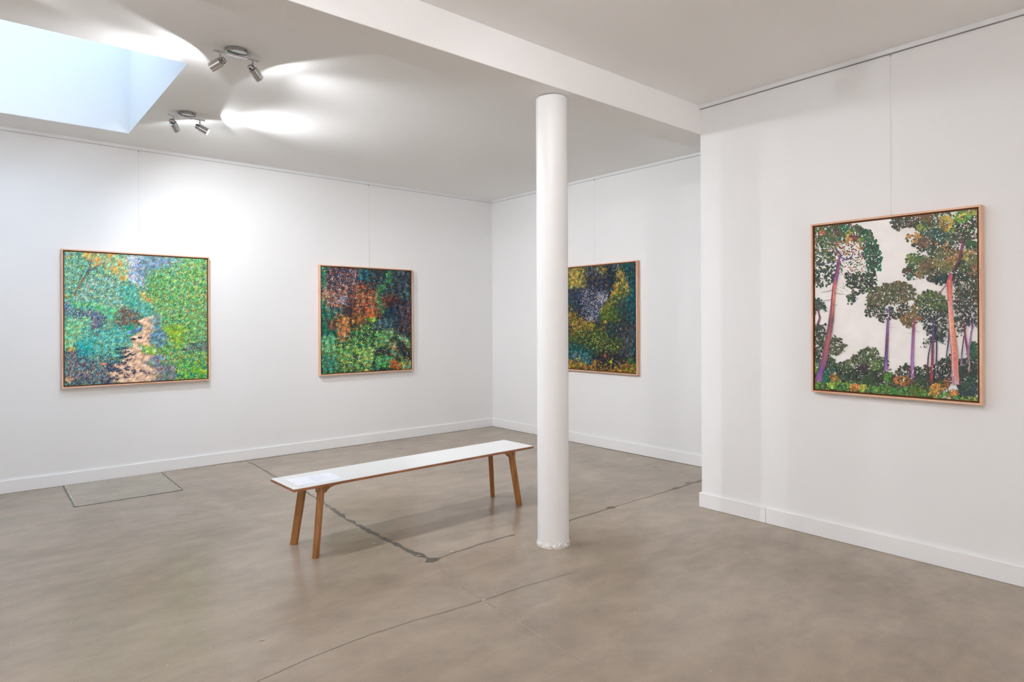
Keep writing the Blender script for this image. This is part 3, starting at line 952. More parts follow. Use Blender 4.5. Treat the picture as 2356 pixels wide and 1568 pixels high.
# sandy path
SAND = [(228, 188, 156), (220, 180, 150), (236, 202, 174), (216, 172, 142), (230, 194, 160)]
PATH = [(860, 830), (940, 790), (1010, 765), (1040, 800), (1050, 880), (1010, 950), (960, 1020), (1000, 1080), (880, 1140), (1010, 1150), (1010, 1200), (960, 1260), (1110, 1290), (1080, 1400), (740, 1440), (590, 1410), (580, 1330), (700, 1300), (560, 1285), (700, 1225), (760, 1170), (690, 1130), (820, 1070), (800, 980), (900, 930), (920, 860)]
P.region(PATH, SAND, 3200, (18, 40), (.3, .6), -12, 20, soft=4, jit=.04)
P.region([(900, 860), (1040, 850), (1040, 930), (940, 980)], [(190, 160, 110), (150, 130, 100), (214, 180, 130)], 130, (6, 14), ang=-15, spread=20)
P.region([(760, 1190), (960, 1160), (1000, 1380), (760, 1400)], [(200, 160, 150), (226, 196, 186), (206, 150, 130), (190, 150, 140)], 160, (10, 34), (.1, .25), -50, 30, jit=.06)
SHD = [(42, 56, 84), (58, 74, 104), (50, 66, 92)]
for x, y, rx, ry, rot in ((655, 1250, 105, 20, -8), (620, 1305, 85, 28, 8), (745, 1370, 36, 22, -6), (820, 1328, 20, 26, 0), (745, 1285, 44, 12, -12), (905, 1322, 40, 9, 22), (950, 1340, 36, 10, 0),
                          (690, 1095, 70, 14, -4), (720, 1130, 60, 14, -8), (800, 1150, 44, 12, -6), (700, 1180, 66, 14, -6), (770, 1205, 46, 10, -12), (600, 1390, 60, 16, -24), (560, 1420, 40, 12, -20), (880, 985, 22, 8, 0), (985, 992, 36, 10, -6), (820, 1000, 24, 8, 0), (650, 1400, 26, 10, -20), (690, 1340, 26, 8, -20), (780, 1310, 60, 8, 4)):
    P.blob(x, y, rx, ry, SHD, max(14, int(rx * ry / 26)), (12, 26), rot, aspect=(.3, .5), ang=rot, spread=14, soft=2, jit=.08)
P.blob(820, 920, 80, 26, [(112, 130, 180), (84, 104, 158), (140, 152, 192)], 150, (12, 30), -12, aspect=(.3, .5), ang=-12, spread=14)
P.blob(1075, 935, 60, 24, [(58, 88, 158), (84, 112, 168), (70, 96, 140)], 130, (12, 30), -12, aspect=(.3, .5), ang=-12, spread=14)
P.region([(1020, 790), (1110, 760), (1130, 1010), (1060, 1060), (980, 1030), (1050, 900)], [(96, 150, 150), (120, 160, 170), (84, 120, 150), (130, 180, 150), (150, 160, 170)], 700, (8, 20))
P.region([(860, 1080), (1000, 1060), (1060, 1110), (1010, 1140), (880, 1130)], [(150, 200, 70), (110, 180, 90), (186, 206, 90), (60, 150, 100), (190, 216, 160)], 260, (9, 26))
P.region([(930, 1250), (1090, 1180), (1150, 1250), (1060, 1290), (980, 1280)], [(140, 140, 170), (110, 124, 150), (160, 150, 180), (110, 170, 70)], 320, (9, 24))
P.region([(1010, 1300), (1180, 1280), (1200, 1410), (1040, 1410)], [(110, 100, 140), (150, 140, 160), (90, 120, 110), (130, 150, 130)], 420, (9, 22), ang=90, spread=30)
P.trunk([(950, 1260, 6), (985, 1225, 12), (1020, 1205, 10)], [(120, 170, 60), (150, 190, 80), (110, 160, 70)])
P.trunk([(218, 560, 9), (245, 510, 12), (300, 420, 13), (355, 325, 14), (420, 285, 11), (480, 250, 10), (590, 190, 6)], [(110, 80, 70), (170, 110, 90), (150, 90, 80), (110, 90, 110), (120, 100, 110), (170, 140, 120), (214, 176, 150)])
P.trunk([(365, 310, 10), (385, 240, 9), (400, 180, 8), (412, 130, 5)], [(100, 100, 110), (150, 90, 60), (150, 130, 120), (190, 170, 160)])
P.trunk([(130, 175, 10), (170, 150, 8), (205, 122, 5)], [(200, 150, 120), (214, 170, 150), (190, 150, 130)])
P.trunk([(735, 680, 7), (720, 770, 9), (708, 850, 10)], [(150, 110, 60), (120, 70, 80), (130, 90, 130)])
P.trunk([(1370, 600, 4), (1400, 640, 7), (1430, 680, 5)], [(160, 110, 80), (170, 100, 80), (150, 110, 90)])
P.trunk([(1430, 720, 4), (1500, 750, 8), (1560, 780, 10)], [(150, 140, 130), (140, 120, 130), (150, 130, 140)])
painting('framed_painting', 'framed painting of a sandy path through bright green shrubs', 'A', 1.2525, 1.4945, 1.233, 1.245, P, (120, 165, 135), 1.0)

# ---- painting 2: dark thicket
P = Canvas(22, 'Y', YA, (720, 590, 5.408), softk=.085, shade=.5)
full = [(95, 105), (1235, 170), (1235, 1400), (95, 1465)]
P.region(full, [(44, 48, 58), (58, 54, 62), (36, 46, 52), (66, 62, 70)], 3500, (18, 40), soft=0)
P.region([(100, 110), (560, 150), (570, 430), (100, 430)], [(62, 52, 62), (112, 82, 82), (40, 42, 62), (74, 62, 92), (90, 70, 70)], 1500, (10, 26), ang=70, spread=50)
P.region([(130, 130), (560, 170), (560, 420), (130, 420)], [(200, 170, 160), (170, 130, 110), (214, 190, 190), (150, 120, 130), (190, 140, 110)], 520, (7, 17))
P.region([(100, 115), (180, 120), (170, 400), (100, 380)], [(30, 110, 90), (60, 140, 80), (40, 100, 110), (140, 180, 120)], 360, (9, 22))
P.region([(545, 150), (695, 160), (690, 340), (545, 330)], [(22, 82, 92), (42, 112, 118), (32, 62, 82), (60, 120, 130)], 480, (9, 24))
P.region([(690, 160), (1235, 180), (1235, 580), (900, 640), (690, 430)], [(40, 50, 66), (54, 68, 78), (36, 58, 60), (48, 46, 58), (60, 74, 84)], 2200, (10, 28), ang=80, spread=50)
P.region([(690, 170), (1230, 190), (1230, 560), (900, 600), (690, 400)], [(100, 122, 126), (80, 110, 110), (130, 150, 150), (90, 130, 110)], 560, (6, 16))
P.region([(1040, 180), (1230, 190), (1230, 400), (1060, 420)], [(60, 74, 92), (40, 52, 72), (110, 124, 134)], 320, (16, 46), (.08, .2), -30, 30)
for (x, y, rx, ry) in ((945, 205, 38, 40), (955, 285, 34, 32), (865, 360, 50, 34), (815, 420, 34, 40), (800, 500, 30, 60), (830, 600, 40, 50), (890, 665, 40, 30)):
    P.blob(x, y, rx, ry, [(52, 132, 72), (74, 156, 82), (30, 112, 92), (100, 170, 90), (40, 100, 60)], int(rx * ry / 13), (8, 22))
P.region([(1100, 450), (1225, 460), (1225, 580), (1080, 540)], [(60, 110, 100), (110, 150, 140), (50, 70, 80)], 200, (7, 18))
P.region([(840, 520), (1060, 520), (1050, 620), (860, 640)], [(60, 36, 34), (100, 60, 50), (130, 80, 60), (50, 40, 44)], 320, (9, 24))
P.region([(560, 360), (770, 370), (790, 720), (600, 790), (470, 780), (500, 600)], [(192, 112, 62), (162, 86, 52), (122, 72, 62), (90, 60, 60), (140, 90, 70)], 1400, (12, 34), (.2, .4), 82, 22)
P.region([(560, 420), (780, 400), (780, 740), (520, 740)], [(226, 160, 110), (232, 184, 140), (214, 124, 66), (170, 140, 90)], 420, (9, 26), (.2, .45), 82, 25)
P.blob(690, 680, 46, 52, [(196, 100, 52), (214, 124, 72)], 120, (14, 30), ang=80, spread=20)
P.region([(640, 560), (660, 560), (640, 740), (610, 740)], [(120, 40, 50), (90, 40, 50)], 60, (14, 30), (.15, .3), 100, 10)
P.region([(120, 400), (430, 380), (450, 620), (300, 720), (160, 700)], [(150, 110, 100), (92, 72, 82), (180, 126, 100), (70, 60, 74), (110, 90, 90)], 1100, (9, 26))
P.region([(140, 400), (430, 380), (420, 560), (200, 680)], [(222, 172, 134), (200, 150, 120), (230, 200, 180)], 260, (7, 18))
P.blob(405, 540, 52, 58, [(204, 198, 208), (174, 168, 184), (120, 120, 130), (150, 140, 150)], 150, (9, 22), ang=60, spread=30)
P.region([(135, 420), (240, 400), (230, 470), (150, 490)], [(226, 190, 170), (216, 160, 130), (210, 180, 110)], 80, (9, 20))
P.region([(100, 480), (200, 560), (270, 760), (280, 1010), (100, 1010)], [(32, 122, 82), (62, 152, 82), (22, 102, 112), (40, 90, 70), (30, 140, 110)], 950, (9, 26))
P.region([(150, 760), (280, 760), (280, 900), (160, 890)], [(120, 56, 50), (96, 48, 50), (140, 80, 60)], 200, (9, 24))
P.region([(230, 640), (370, 640), (330, 730), (250, 740)], [(20, 104, 104), (40, 120, 110), (30, 80, 90)], 150, (9, 24))
P.region([(300, 710), (470, 790), (480, 960), (420, 1060), (340, 1040), (290, 900)], [(192, 122, 72), (162, 132, 62), (206, 140, 96), (122, 102, 52), (170, 100, 60)], 700, (10, 28))
P.region([(340, 900), (470, 920), (410, 1060)], [(224, 150, 110), (210, 120, 80), (226, 176, 150)], 160, (9, 24))
P.region([(490, 700), (620, 720), (600, 900), (500, 930)], [(150, 110, 50), (180, 120, 60), (90, 70, 50), (60, 60, 50)], 380, (9, 26))
DK = (56, 46, 52)
P.trunk([(480, 1010, 26), (478, 880, 22), (462, 760, 22), (478, 620, 16), (500, 500, 9), (520, 440, 5)], [(50, 48, 66), DK, (60, 50, 56), (70, 60, 66), (110, 100, 110), (170, 160, 170)])
for pts in ([(462, 770, 11), (420, 680, 8), (370, 590, 5)], [(470, 700, 10), (520, 580, 7), (560, 470, 4)], [(466, 730, 9), (430, 560, 6), (400, 500, 4)], [(475, 640, 8), (455, 520, 5), (430, 440, 3)],
            [(405, 1055, 13), (410, 930, 10), (420, 860, 5)], [(590, 780, 9), (640, 640, 7), (690, 520, 4)], [(220, 640, 10), (200, 540, 6), (180, 480, 4)], [(600, 740, 7), (590, 600, 5), (580, 480, 3)]):
    P.trunk(pts, [DK, (64, 52, 56), (84, 70, 72)])
P.region([(1040, 580), (1235, 520), (1235, 980), (1060, 920), (1000, 720)], [(44, 40, 50), (58, 50, 58), (36, 44, 58), (70, 60, 66)], 700, (14, 40), (.12, .3), -50, 22)
P.region([(1050, 600), (1230, 560), (1230, 940), (1060, 900)], [(120, 104, 108), (96, 84, 92), (140, 124, 124), (80, 80, 100)], 300, (22, 60), (.05, .1), -55, 16)
P.region([(900, 640), (1050, 640), (1060, 900), (880, 900)], [(34, 54, 76), (44, 66, 84), (30, 44, 60)], 420, (12, 30), ang=90, spread=30)
P.region([(720, 770), (1030, 760), (1010, 920), (740, 960)], [(44, 60, 66), (60, 84, 90), (40, 50, 56)], 520, (9, 26))
P.region([(740, 780), (1020, 770), (1000, 900), (760, 900)], [(110, 150, 160), (90, 130, 140), (130, 170, 160)], 220, (6, 15))
LOW = [(100, 1010), (280, 1000), (400, 1090), (500, 960), (600, 880), (660, 820), (730, 940), (780, 1040), (880, 920), (1000, 1000), (1215, 990), (1235, 1400), (100, 1460)]
P.region(LOW, [(50, 92, 62), (70, 120, 66), (40, 80, 70), (60, 110, 80), (44, 60, 56)], 2600, (12, 32))
P.region([(100, 1020), (280, 1010), (260, 1180), (100, 1200)], [(110, 190, 150), (60, 160, 110), (150, 200, 170), (80, 180, 120)], 500, (9, 24))
P.region([(100, 1100), (420, 1090), (560, 940), (660, 840), (720, 960), (740, 1400), (100, 1450)], [(84, 156, 72), (114, 184, 92), (52, 136, 92), (154, 198, 112), (140, 172, 60), (174, 208, 160)], 2000, (9, 24), wl=80)
P.region([(640, 740), (750, 730), (740, 780), (660, 780)], [(110, 190, 60), (150, 200, 60), (80, 170, 70)], 110, (10, 24))
P.region([(770, 960), (900, 920), (940, 1060), (860, 1120), (780, 1120)], [(100, 164, 84), (140, 190, 110), (70, 140, 80), (170, 200, 150)], 420, (9, 22))
P.region([(900, 920), (1020, 900), (1030, 960), (940, 1040)], [(90, 150, 90), (130, 150, 110), (150, 180, 130)], 200, (8, 20))
P.region([(1060, 950), (1225, 990), (1225, 1100), (1100, 1060)], [(120, 160, 110), (150, 180, 140), (90, 130, 80)], 320, (8, 22))
for x, y, rx, ry in ((850, 1230, 90, 80), (1090, 1120, 80, 90), (770, 1330, 50, 60), (1160, 1230, 60, 60), (540, 1240, 40, 30), (640, 1330, 30, 24)):
    P.blob(x, y, rx, ry, [(34, 40, 48), (46, 46, 58), (40, 50, 50)], int(rx * ry / 22), (12, 30))
P.region([(580, 1130), (750, 1140), (740, 1280), (680, 1400), (600, 1300)], [(130, 184, 84), (170, 206, 120), (96, 160, 70), (190, 214, 150)], 420, (9, 24))
P.region([(770, 1260), (960, 1280), (940, 1400), (780, 1400)], [(50, 150, 80), (80, 176, 90), (40, 120, 100), (120, 190, 110)], 420, (9, 24))
P.region([(940, 1080), (1030, 1060), (1010, 1260), (940, 1260)], [(150, 110, 80), (176, 150, 120), (110, 160, 110), (90, 70, 60)], 260, (8, 20))
P.region([(940, 1310), (1080, 1330), (1060, 1400), (940, 1400)], [(190, 100, 40), (150, 80, 40), (214, 140, 60), (100, 60, 50)], 200, (10, 26))
P.region([(1060, 1260), (1225, 1270), (1225, 1400), (1060, 1390)], [(120, 130, 60), (90, 150, 110), (180, 170, 80), (60, 120, 90), (150, 200, 180)], 420, (8, 24))
P.region([(100, 1220), (230, 1240), (260, 1440), (100, 1450)], [(20, 92, 112), (40, 120, 120), (60, 140, 90), (30, 80, 90)], 400, (10, 28))
P.region([(100, 1100), (1220, 1100), (1220, 1390), (100, 1440)], [(206, 190, 60), (214, 160, 60), (224, 220, 180), (190, 214, 170)], 330, (7, 17))
P.scatter(6000, (5, 14), 26, jit=.42)
P.region(full, [(150, 170, 170), (176, 170, 160), (120, 150, 150)], 420, (5, 11), soft=0)
painting('framed_painting', 'framed painting of a dark thicket with an orange glow, beside the room corner', 'A', 3.646, 1.4775, 1.217, 1.26, P, (52, 54, 60), .92)

# ---- painting 3: dark wood with yellow leaves, partly behind the column
P = Canvas(33, 'X', XB, (1220, 580, 5.225), softk=.085, shade=.5)
full = [(300, 90), (1265, 90), (1275, 1470), (300, 1440)]
P.region(full, [(34, 50, 58), (44, 62, 56), (30, 44, 64), (56, 66, 52)], 3400, (18, 40), soft=0)
P.region([(310, 170), (690, 180), (710, 430), (560, 450), (310, 430)], [(92, 122, 62), (62, 102, 72), (152, 152, 52), (120, 130, 60), (80, 96, 80)], 1300, (9, 26))
P.region([(440, 190), (700, 190), (700, 430), (470, 420)], [(206, 176, 66), (216, 184, 104), (190, 150, 60), (230, 204, 130)], 560, (8, 22))
P.region([(310, 430), (620, 440), (640, 640), (310, 640)], [(30, 84, 92), (44, 70, 100), (60, 90, 100), (90, 70, 80), (30, 60, 70)], 800, (9, 26))
P.region([(690, 180), (1160, 130), (1160, 260), (970, 420), (720, 450)], [(30, 40, 56), (36, 62, 76), (60, 50, 60), (22, 66, 78), (44, 36, 44)], 1400, (10, 28))
P.region([(800, 150), (910, 170), (900, 300), (820, 260)], [(150, 140, 50), (190, 150, 50), (90, 110, 60)], 200, (8, 20))
P.region([(720, 260), (920, 260), (900, 460), (740, 470)], [(80, 60, 60), (110, 90, 70), (60, 70, 90), (40, 50, 70)], 500, (9, 24))
P.region([(600, 470), (910, 380), (900, 580), (850, 720), (790, 810), (640, 830), (600, 700)], [(60, 70, 112), (34, 52, 82), (40, 46, 62), (76, 84, 124)], 1100, (9, 26))
P.region([(620, 480), (900, 440), (870, 600), (820, 740), (780, 810), (650, 820), (630, 640)], [(204, 208, 236), (232, 232, 246), (160, 170, 206), (186, 190, 222)], 560, (6, 16))
P.blob(840, 520, 70, 50, [(214, 214, 232), (190, 186, 206), (232, 230, 240)], 130, (8, 18))
P.blob(700, 800, 40, 30, [(196, 192, 224), (226, 222, 240), (150, 150, 196)], 90, (9, 20))
P.region([(720, 200), (900, 180), (900, 330), (740, 300)], [(150, 190, 206), (190, 206, 214), (110, 140, 170)], 110, (5, 13))
P.region([(1010, 150), (1130, 140), (1130, 230), (1020, 330)], [(226, 230, 236), (190, 206, 214)], 70, (6, 14))
P.region([(900, 240), (1060, 200), (1060, 400), (940, 520)], [(24, 38, 52), (34, 44, 60), (30, 56, 70)], 420, (10, 26))
P.region([(1050, 250), (1165, 240), (1165, 580), (1060, 640), (980, 700), (950, 620), (980, 480)], [(110, 130, 50), (150, 142, 52), (90, 116, 60), (130, 120, 60)], 900, (10, 26), ang=70, spread=40)
for x, y, rx, ry in ((1100, 300, 48, 60), (1010, 410, 40, 34), (1000, 505, 44, 40), (930, 640, 80, 26), (1130, 420, 30, 50)):
    P.blob(x, y, rx, ry, [(214, 168, 86), (202, 160, 70), (224, 190, 110), (190, 150, 50)], int(rx * ry / 24), (9, 24), ang=70, spread=35)
P.region([(1160, 110), (1265, 110), (1265, 900), (1190, 860), (1165, 560)], [(12, 72, 102), (22, 102, 112), (16, 58, 80), (30, 122, 112), (10, 84, 96)], 1200, (12, 34), (.2, .4), 85, 18)
P.region([(840, 660), (1010, 630), (1090, 710), (1060, 880), (860, 900)], [(132, 142, 42), (92, 122, 52), (62, 92, 42), (110, 120, 50)], 800, (10, 26), ang=80, spread=40)
P.region([(1060, 580), (1200, 600), (1200, 760), (1080, 760)], [(60, 76, 70), (40, 90, 90), (80, 70, 70)], 300, (10, 26))
P.region([(310, 640), (560, 720), (640, 860), (760, 880), (740, 970), (560, 1060), (310, 1000)], [(110, 130, 50), (80, 62, 70), (52, 82, 62), (150, 130, 60), (60, 60, 60)], 1100, (9, 26))
P.region([(470, 680), (560, 720), (640, 860), (730, 880), (640, 960), (500, 1040)], [(214, 132, 62), (206, 160, 66), (226, 180, 90), (180, 190, 50)], 330, (9, 24))
P.region([(620, 850), (760, 870), (740, 950), (640, 930)], [(176, 170, 50), (200, 150, 60), (140, 170, 50)], 160, (9, 22))
P.region([(310, 1000), (800, 900), (1200, 880), (1110, 1220), (760, 1210), (310, 1160)], [(52, 82, 46), (82, 112, 52), (40, 60, 50), (92, 72, 52), (60, 96, 50)], 1900, (10, 28))
P.region([(860, 820), (960, 830), (940, 960), (870, 940)], [(70, 50, 50), (100, 70, 60), (206, 170, 60)], 160, (8, 22), ang=80, spread=25)
P.region([(500, 980), (1090, 920), (1080, 1180), (520, 1140)], [(132, 152, 62), (160, 170, 80), (110, 136, 60)], 420, (9, 24), ang=-60, spread=30)
P.region([(310, 1100), (730, 1130), (750, 1400), (310, 1350)], [(16, 96, 96), (26, 122, 116), (22, 72, 82), (50, 92, 82), (40, 130, 120)], 1300, (10, 30), ang=-60, spread=40)
P.region([(480, 1180), (720, 1200), (700, 1340), (500, 1320)], [(110, 160, 160), (130, 150, 170), (90, 130, 110)], 180, (8, 20), ang=-60, spread=30)
P.region([(920, 880), (1120, 860), (1110, 1020), (940, 1000)], [(30, 50, 80), (36, 64, 84), (44, 56, 60)], 300, (10, 26))
P.region([(1090, 780), (1260, 880), (1270, 1340), (1100, 1300)], [(60, 54, 70), (42, 50, 66), (90, 70, 76), (36, 60, 70), (70, 56, 60)], 1000, (18, 50), (.1, .22), 86, 9)
P.region([(1110, 880), (1250, 900), (1250, 1280), (1120, 1260)], [(130, 110, 110), (150, 130, 140), (30, 100, 110), (110, 90, 80)], 190, (22, 60), (.06, .12), 88, 7)
P.region([(1215, 940), (1265, 940), (1270, 1240), (1225, 1240)], [(14, 76, 110), (24, 110, 100), (20, 60, 90)], 130, (20, 44), (.14, .25), 88, 7)
P.region([(760, 1230), (1110, 1210), (1265, 1330), (1260, 1400), (780, 1390)], [(42, 42, 62), (60, 46, 60), (36, 50, 56), (56, 72, 50)], 750, (12, 30))
P.region([(1180, 1290), (1265, 1290), (1268, 1390), (1180, 1370)], [(50, 110, 50), (80, 140, 60), (40, 90, 60)], 120, (10, 26))
P.blob(895, 1250, 18, 16, [(226, 120, 70), (206, 90, 60)], 22, (9, 18))
P.blob(980, 1308, 22, 22, [(214, 200, 50), (176, 180, 50)], 34, (9, 20))
P.region([(770, 1280), (810, 1290), (800, 1370), (780, 1360)], [(200, 140, 50), (160, 110, 50)], 40, (9, 24), ang=80, spread=20)
P.trunk([(1020, 1300, 4), (1060, 1320, 5), (1085, 1330, 3)], [(190, 190, 160), (206, 200, 170), (150, 150, 120)])
P.region([(310, 1320), (760, 1370), (1265, 1380), (1272, 1470), (310, 1420)], [(216, 182, 46), (192, 152, 46), (172, 122, 52), (120, 130, 50), (206, 120, 50), (60, 60, 50)], 1000, (9, 26))
P.scatter(6000, (5, 14), 28, jit=.45, lift=-.1)
P.region(full, [(140, 160, 170), (160, 160, 120), (110, 140, 150)], 300, (5, 11), soft=0)
painting('framed_painting', 'framed painting of a dark wood with yellow leaves, half hidden by the column', 'B', 5.0275, 1.489, 1.215, 1.246, P, (44, 56, 56), .70)

# ---- painting 4: tall pines against a pale sky
P = Canvas(44, 'X', XC, (1850, 450, 3.136), shade=.14, desat=.16, under=.30)
PG = [(50, 96, 56), (72, 112, 60), (92, 88, 62), (42, 78, 62), (100, 116, 62), (78, 62, 60), (32, 102, 76), (62, 92, 54)]
DG = [(44, 72, 56), (58, 84, 58), (70, 66, 60), (40, 60, 58), (80, 92, 60), (60, 50, 56)]
# left tree canopy: dense rim, open centre with sky showing through
P.region([(75, 235), (345, 200), (420, 235), (500, 280), (470, 330), (330, 320), (180, 330), (75, 330)], PG, 620, (10, 26), (.6, 1), wl=70)
P.region([(430, 300), (525, 330), (556, 430), (545, 530), (470, 560), (440, 450)], [(30, 96, 66), (50, 110, 70), (40, 76, 60), (60, 70, 60), (24, 120, 96)], 420, (10, 24), (.6, 1), wl=60)
P.region([(75, 320), (240, 330), (230, 480), (75, 480)], PG + [(150, 90, 50), (130, 110, 60)], 230, (9, 22), (.6, 1))
P.region([(75, 470), (230, 500), (215, 640), (75, 660)], [(56, 92, 66), (44, 70, 62), (70, 80, 60), (60, 56, 60)], 170, (9, 24), (.6, 1))
P.region([(300, 560), (520, 560), (520, 620), (470, 690), (400, 720), (310, 640)], DG + [(60, 100, 60)], 270, (9, 24), (.6, 1))
P.region([(240, 330), (450, 330), (460, 560), (260, 580)], PG + [(206, 120, 60), (170, 110, 70), (190, 100, 60), (80, 70, 110)], 330, (7, 16), (.6, 1))
P.region([(200, 330), (420, 320), (420, 440), (260, 420)], [(214, 124, 60), (196, 90, 56), (176, 140, 60), (110, 60, 90)], 80, (7, 15), (.6, 1))
for x, y, r, c in ((322, 270, 16, (150, 150, 60)), (350, 305, 22, (130, 60, 56)), (320, 320, 18, (180, 130, 50)), (410, 325, 14, (110, 140, 60)), (130, 265, 16, (160, 90, 46)), (440, 262, 22, (40, 90, 60)), (240, 270, 24, (90, 70, 60)), (295, 230, 30, (40, 100, 66)), (165, 350, 18, (90, 100, 56))):
    P.blob(x, y, r, r * .9, [c, tuple(int(v * .88) for v in c), tuple(min(255, int(v * 1.12)) for v in c)], int(r * 1.4), (10, 20), aspect=(.7, 1))
P.blob(343, 740, 34, 32, [(50, 84, 60), (90, 96, 50), (40, 70, 90), (30, 70, 60)], 60, (9, 20), aspect=(.6, 1))
P.region([(230, 600), (330, 660), (320, 700), (240, 690)], [(80, 70, 60), (90, 80, 70)], 30, (4, 9))
# left trunk and limbs
P.trunk([(250, 470, 14), (262, 420, 12), (240, 395, 9), (205, 402, 7), (175, 430, 4)], [(130, 70, 130), (90, 76, 140), (100, 60, 110), (90, 56, 80), (80, 60, 70)])
P.trunk([(262, 440, 12), (300, 462, 10), (340, 448, 10), (360, 400, 6)], [(90, 80, 150), (90, 70, 130), (96, 76, 130), (90, 90, 120)])
P.trunk([(75, 490, 3), (130, 488, 5), (235, 480, 5)], [(110, 80, 120), (96, 76, 120), (100, 80, 110)])
# right tree canopy
P.region([(620, 170), (720, 140), (900, 120), (940, 200), (830, 250), (760, 220), (660, 245)], DG + [(110, 80, 56), (90, 96, 60)], 420, (9, 24), (.6, 1), wl=60)
P.region([(860, 110), (1255, 85), (1255, 300), (1100, 330), (950, 300), (880, 240)], PG + [(150, 150, 50), (110, 120, 60)], 560, (9, 24), (.6, 1), wl=70)
P.region([(850, 260), (1000, 240), (1080, 300), (960, 370), (860, 400), (790, 350)], [(44, 92, 80), (56, 84, 66), (70, 80, 60), (100, 80, 60), (80, 100, 60)], 430, (10, 26), (.6, 1), wl=60)
P.region([(730, 300), (830, 270), (850, 330), (790, 345)], [(214, 160, 40), (200, 130, 40), (130, 100, 40), (90, 90, 50)], 60, (8, 20), (.7, 1))
for x, y, rx, ry, c in ((1030, 195, 40, 36, (186, 160, 40)), (1010, 230, 34, 26, (176, 130, 46)), (1140, 150, 44, 34, (96, 150, 40)), (1140, 152, 14, 14, (226, 200, 40)), (1220, 120, 26, 18, (170, 170, 60)), (1048, 275, 26, 22, (150, 160, 40)), (1150, 300, 50, 36, (92, 84, 68)), (1060, 300, 40, 30, (76, 92, 72)),
                      (1210, 360, 36, 34, (62, 112, 66)), (880, 150, 50, 22, (120, 90, 60)), (840, 235, 24, 16, (140, 150, 60)), (870, 330, 40, 30, (110, 84, 66)), (960, 280, 46, 30, (52, 92, 84)), (800, 470, 44, 40, (84, 122, 60)), (770, 460, 26, 20, (110, 124, 60)), (780, 530, 36, 34, (66, 92, 56)), (740, 545, 22, 14, (90, 56, 50)), (765, 580, 16, 14, (76, 110, 100)), (825, 570, 20, 16, (120, 100, 60)),
                      (880, 460, 40, 26, (90, 110, 70)), (940, 500, 80, 50, (128, 106, 66)), (900, 520, 70, 50, (110, 92, 62)), (1060, 440, 80, 50, (140, 110, 60)), (1080, 480, 56, 44, (156, 118, 60)), (1000, 520, 60, 40, (116, 110, 60)), (1030, 385, 30, 20, (190, 130, 50)), (1190, 430, 50, 30, (180, 130, 66)), (1170, 440, 34, 28, (160, 140, 66)), (1220, 480, 34, 50, (110, 110, 66)), (1210, 540, 44, 40, (130, 100, 70)), (1150, 520, 50, 40, (80, 96, 60)), (970, 590, 60, 30, (70, 64, 70)), (930, 560, 40, 30, (88, 84, 66)), (1000, 600, 50, 24, (40, 66, 66)), (1130, 590, 60, 26, (56, 70, 66)), (930, 405, 34, 30, (66, 84, 66)), (980, 420, 40, 30, (100, 100, 66))):
    P.blob(x, y, rx, ry, [c, tuple(int(v * .84) for v in c), tuple(min(255, int(v * 1.12)) for v in c), (70, 86, 58)], int(rx * ry / 11), (10, 26), aspect=(.6, 1), jit=.08)
P.region([(1090, 200), (1250, 180), (1250, 420), (1110, 400)], DG + [(130, 60, 70)], 170, (6, 15), (.6, 1))
P.region([(930, 330), (1120, 340), (1110, 420), (940, 400)], DG + [(190, 130, 50)], 150, (6, 15), (.6, 1))
P.region([(760, 400), (860, 390), (850, 440), (740, 440)], DG, 26, (7, 15), (.7, 1))
# middle pines
MID = [(92, 102, 66), (72, 88, 60), (112, 104, 70), (84, 84, 62), (60, 74, 60), (120, 96, 66)]
P.region([(455, 800), (465, 720), (520, 670), (590, 640), (660, 625), (740, 635), (795, 665), (800, 740), (720, 760), (600, 780), (520, 800)], MID, 760, (9, 24), (.6, 1), wl=60)
P.region([(440, 840), (470, 790), (620, 800), (760, 770), (740, 860), (640, 890), (560, 905), (470, 870)], DG + [(120, 80, 60)], 330, (7, 17), (.6, 1))
P.region([(690, 890), (740, 830), (800, 780), (840, 800), (860, 880), (800, 930), (740, 950)], [(150, 100, 56), (110, 96, 56), (90, 104, 56), (120, 70, 56), (190, 130, 60)], 320, (7, 18), (.6, 1))
P.region([(800, 760), (850, 710), (920, 685), (990, 705), (1030, 760), (1040, 820), (960, 830), (850, 840)], [(80, 100, 56), (96, 112, 60), (70, 84, 56), (60, 92, 60), (110, 110, 66)], 560, (9, 22), (.6, 1), wl=60)
P.region([(830, 830), (1040, 820), (1040, 960), (1000, 1060), (930, 1000), (870, 960)], [(48, 66, 62), (60, 60, 70), (70, 80, 60), (50, 76, 84), (84, 70, 60)], 420, (7, 18), (.6, 1))
P.region([(850, 1095), (880, 1010), (930, 960), (1030, 980), (1020, 1060), (930, 1050)], [(44, 84, 70), (56, 70, 66), (70, 60, 66)], 170, (7, 16), (.6, 1))
P.region([(1080, 600), (1255, 560), (1255, 800), (1160, 830), (1090, 760)], DG + [(110, 70, 56), (96, 80, 60)], 520, (8, 20), (.6, 1))
P.region([(1090, 760), (1255, 780), (1255, 960), (1180, 930), (1120, 1020), (1090, 900)], [(60, 70, 66), (70, 62, 70), (56, 84, 66), (84, 66, 70)], 380, (7, 18), (.6, 1))
P.region([(1200, 1060), (1255, 1040), (1255, 1180), (1190, 1170)], [(36, 84, 62), (50, 96, 64)], 100, (9, 20), (.6, 1))
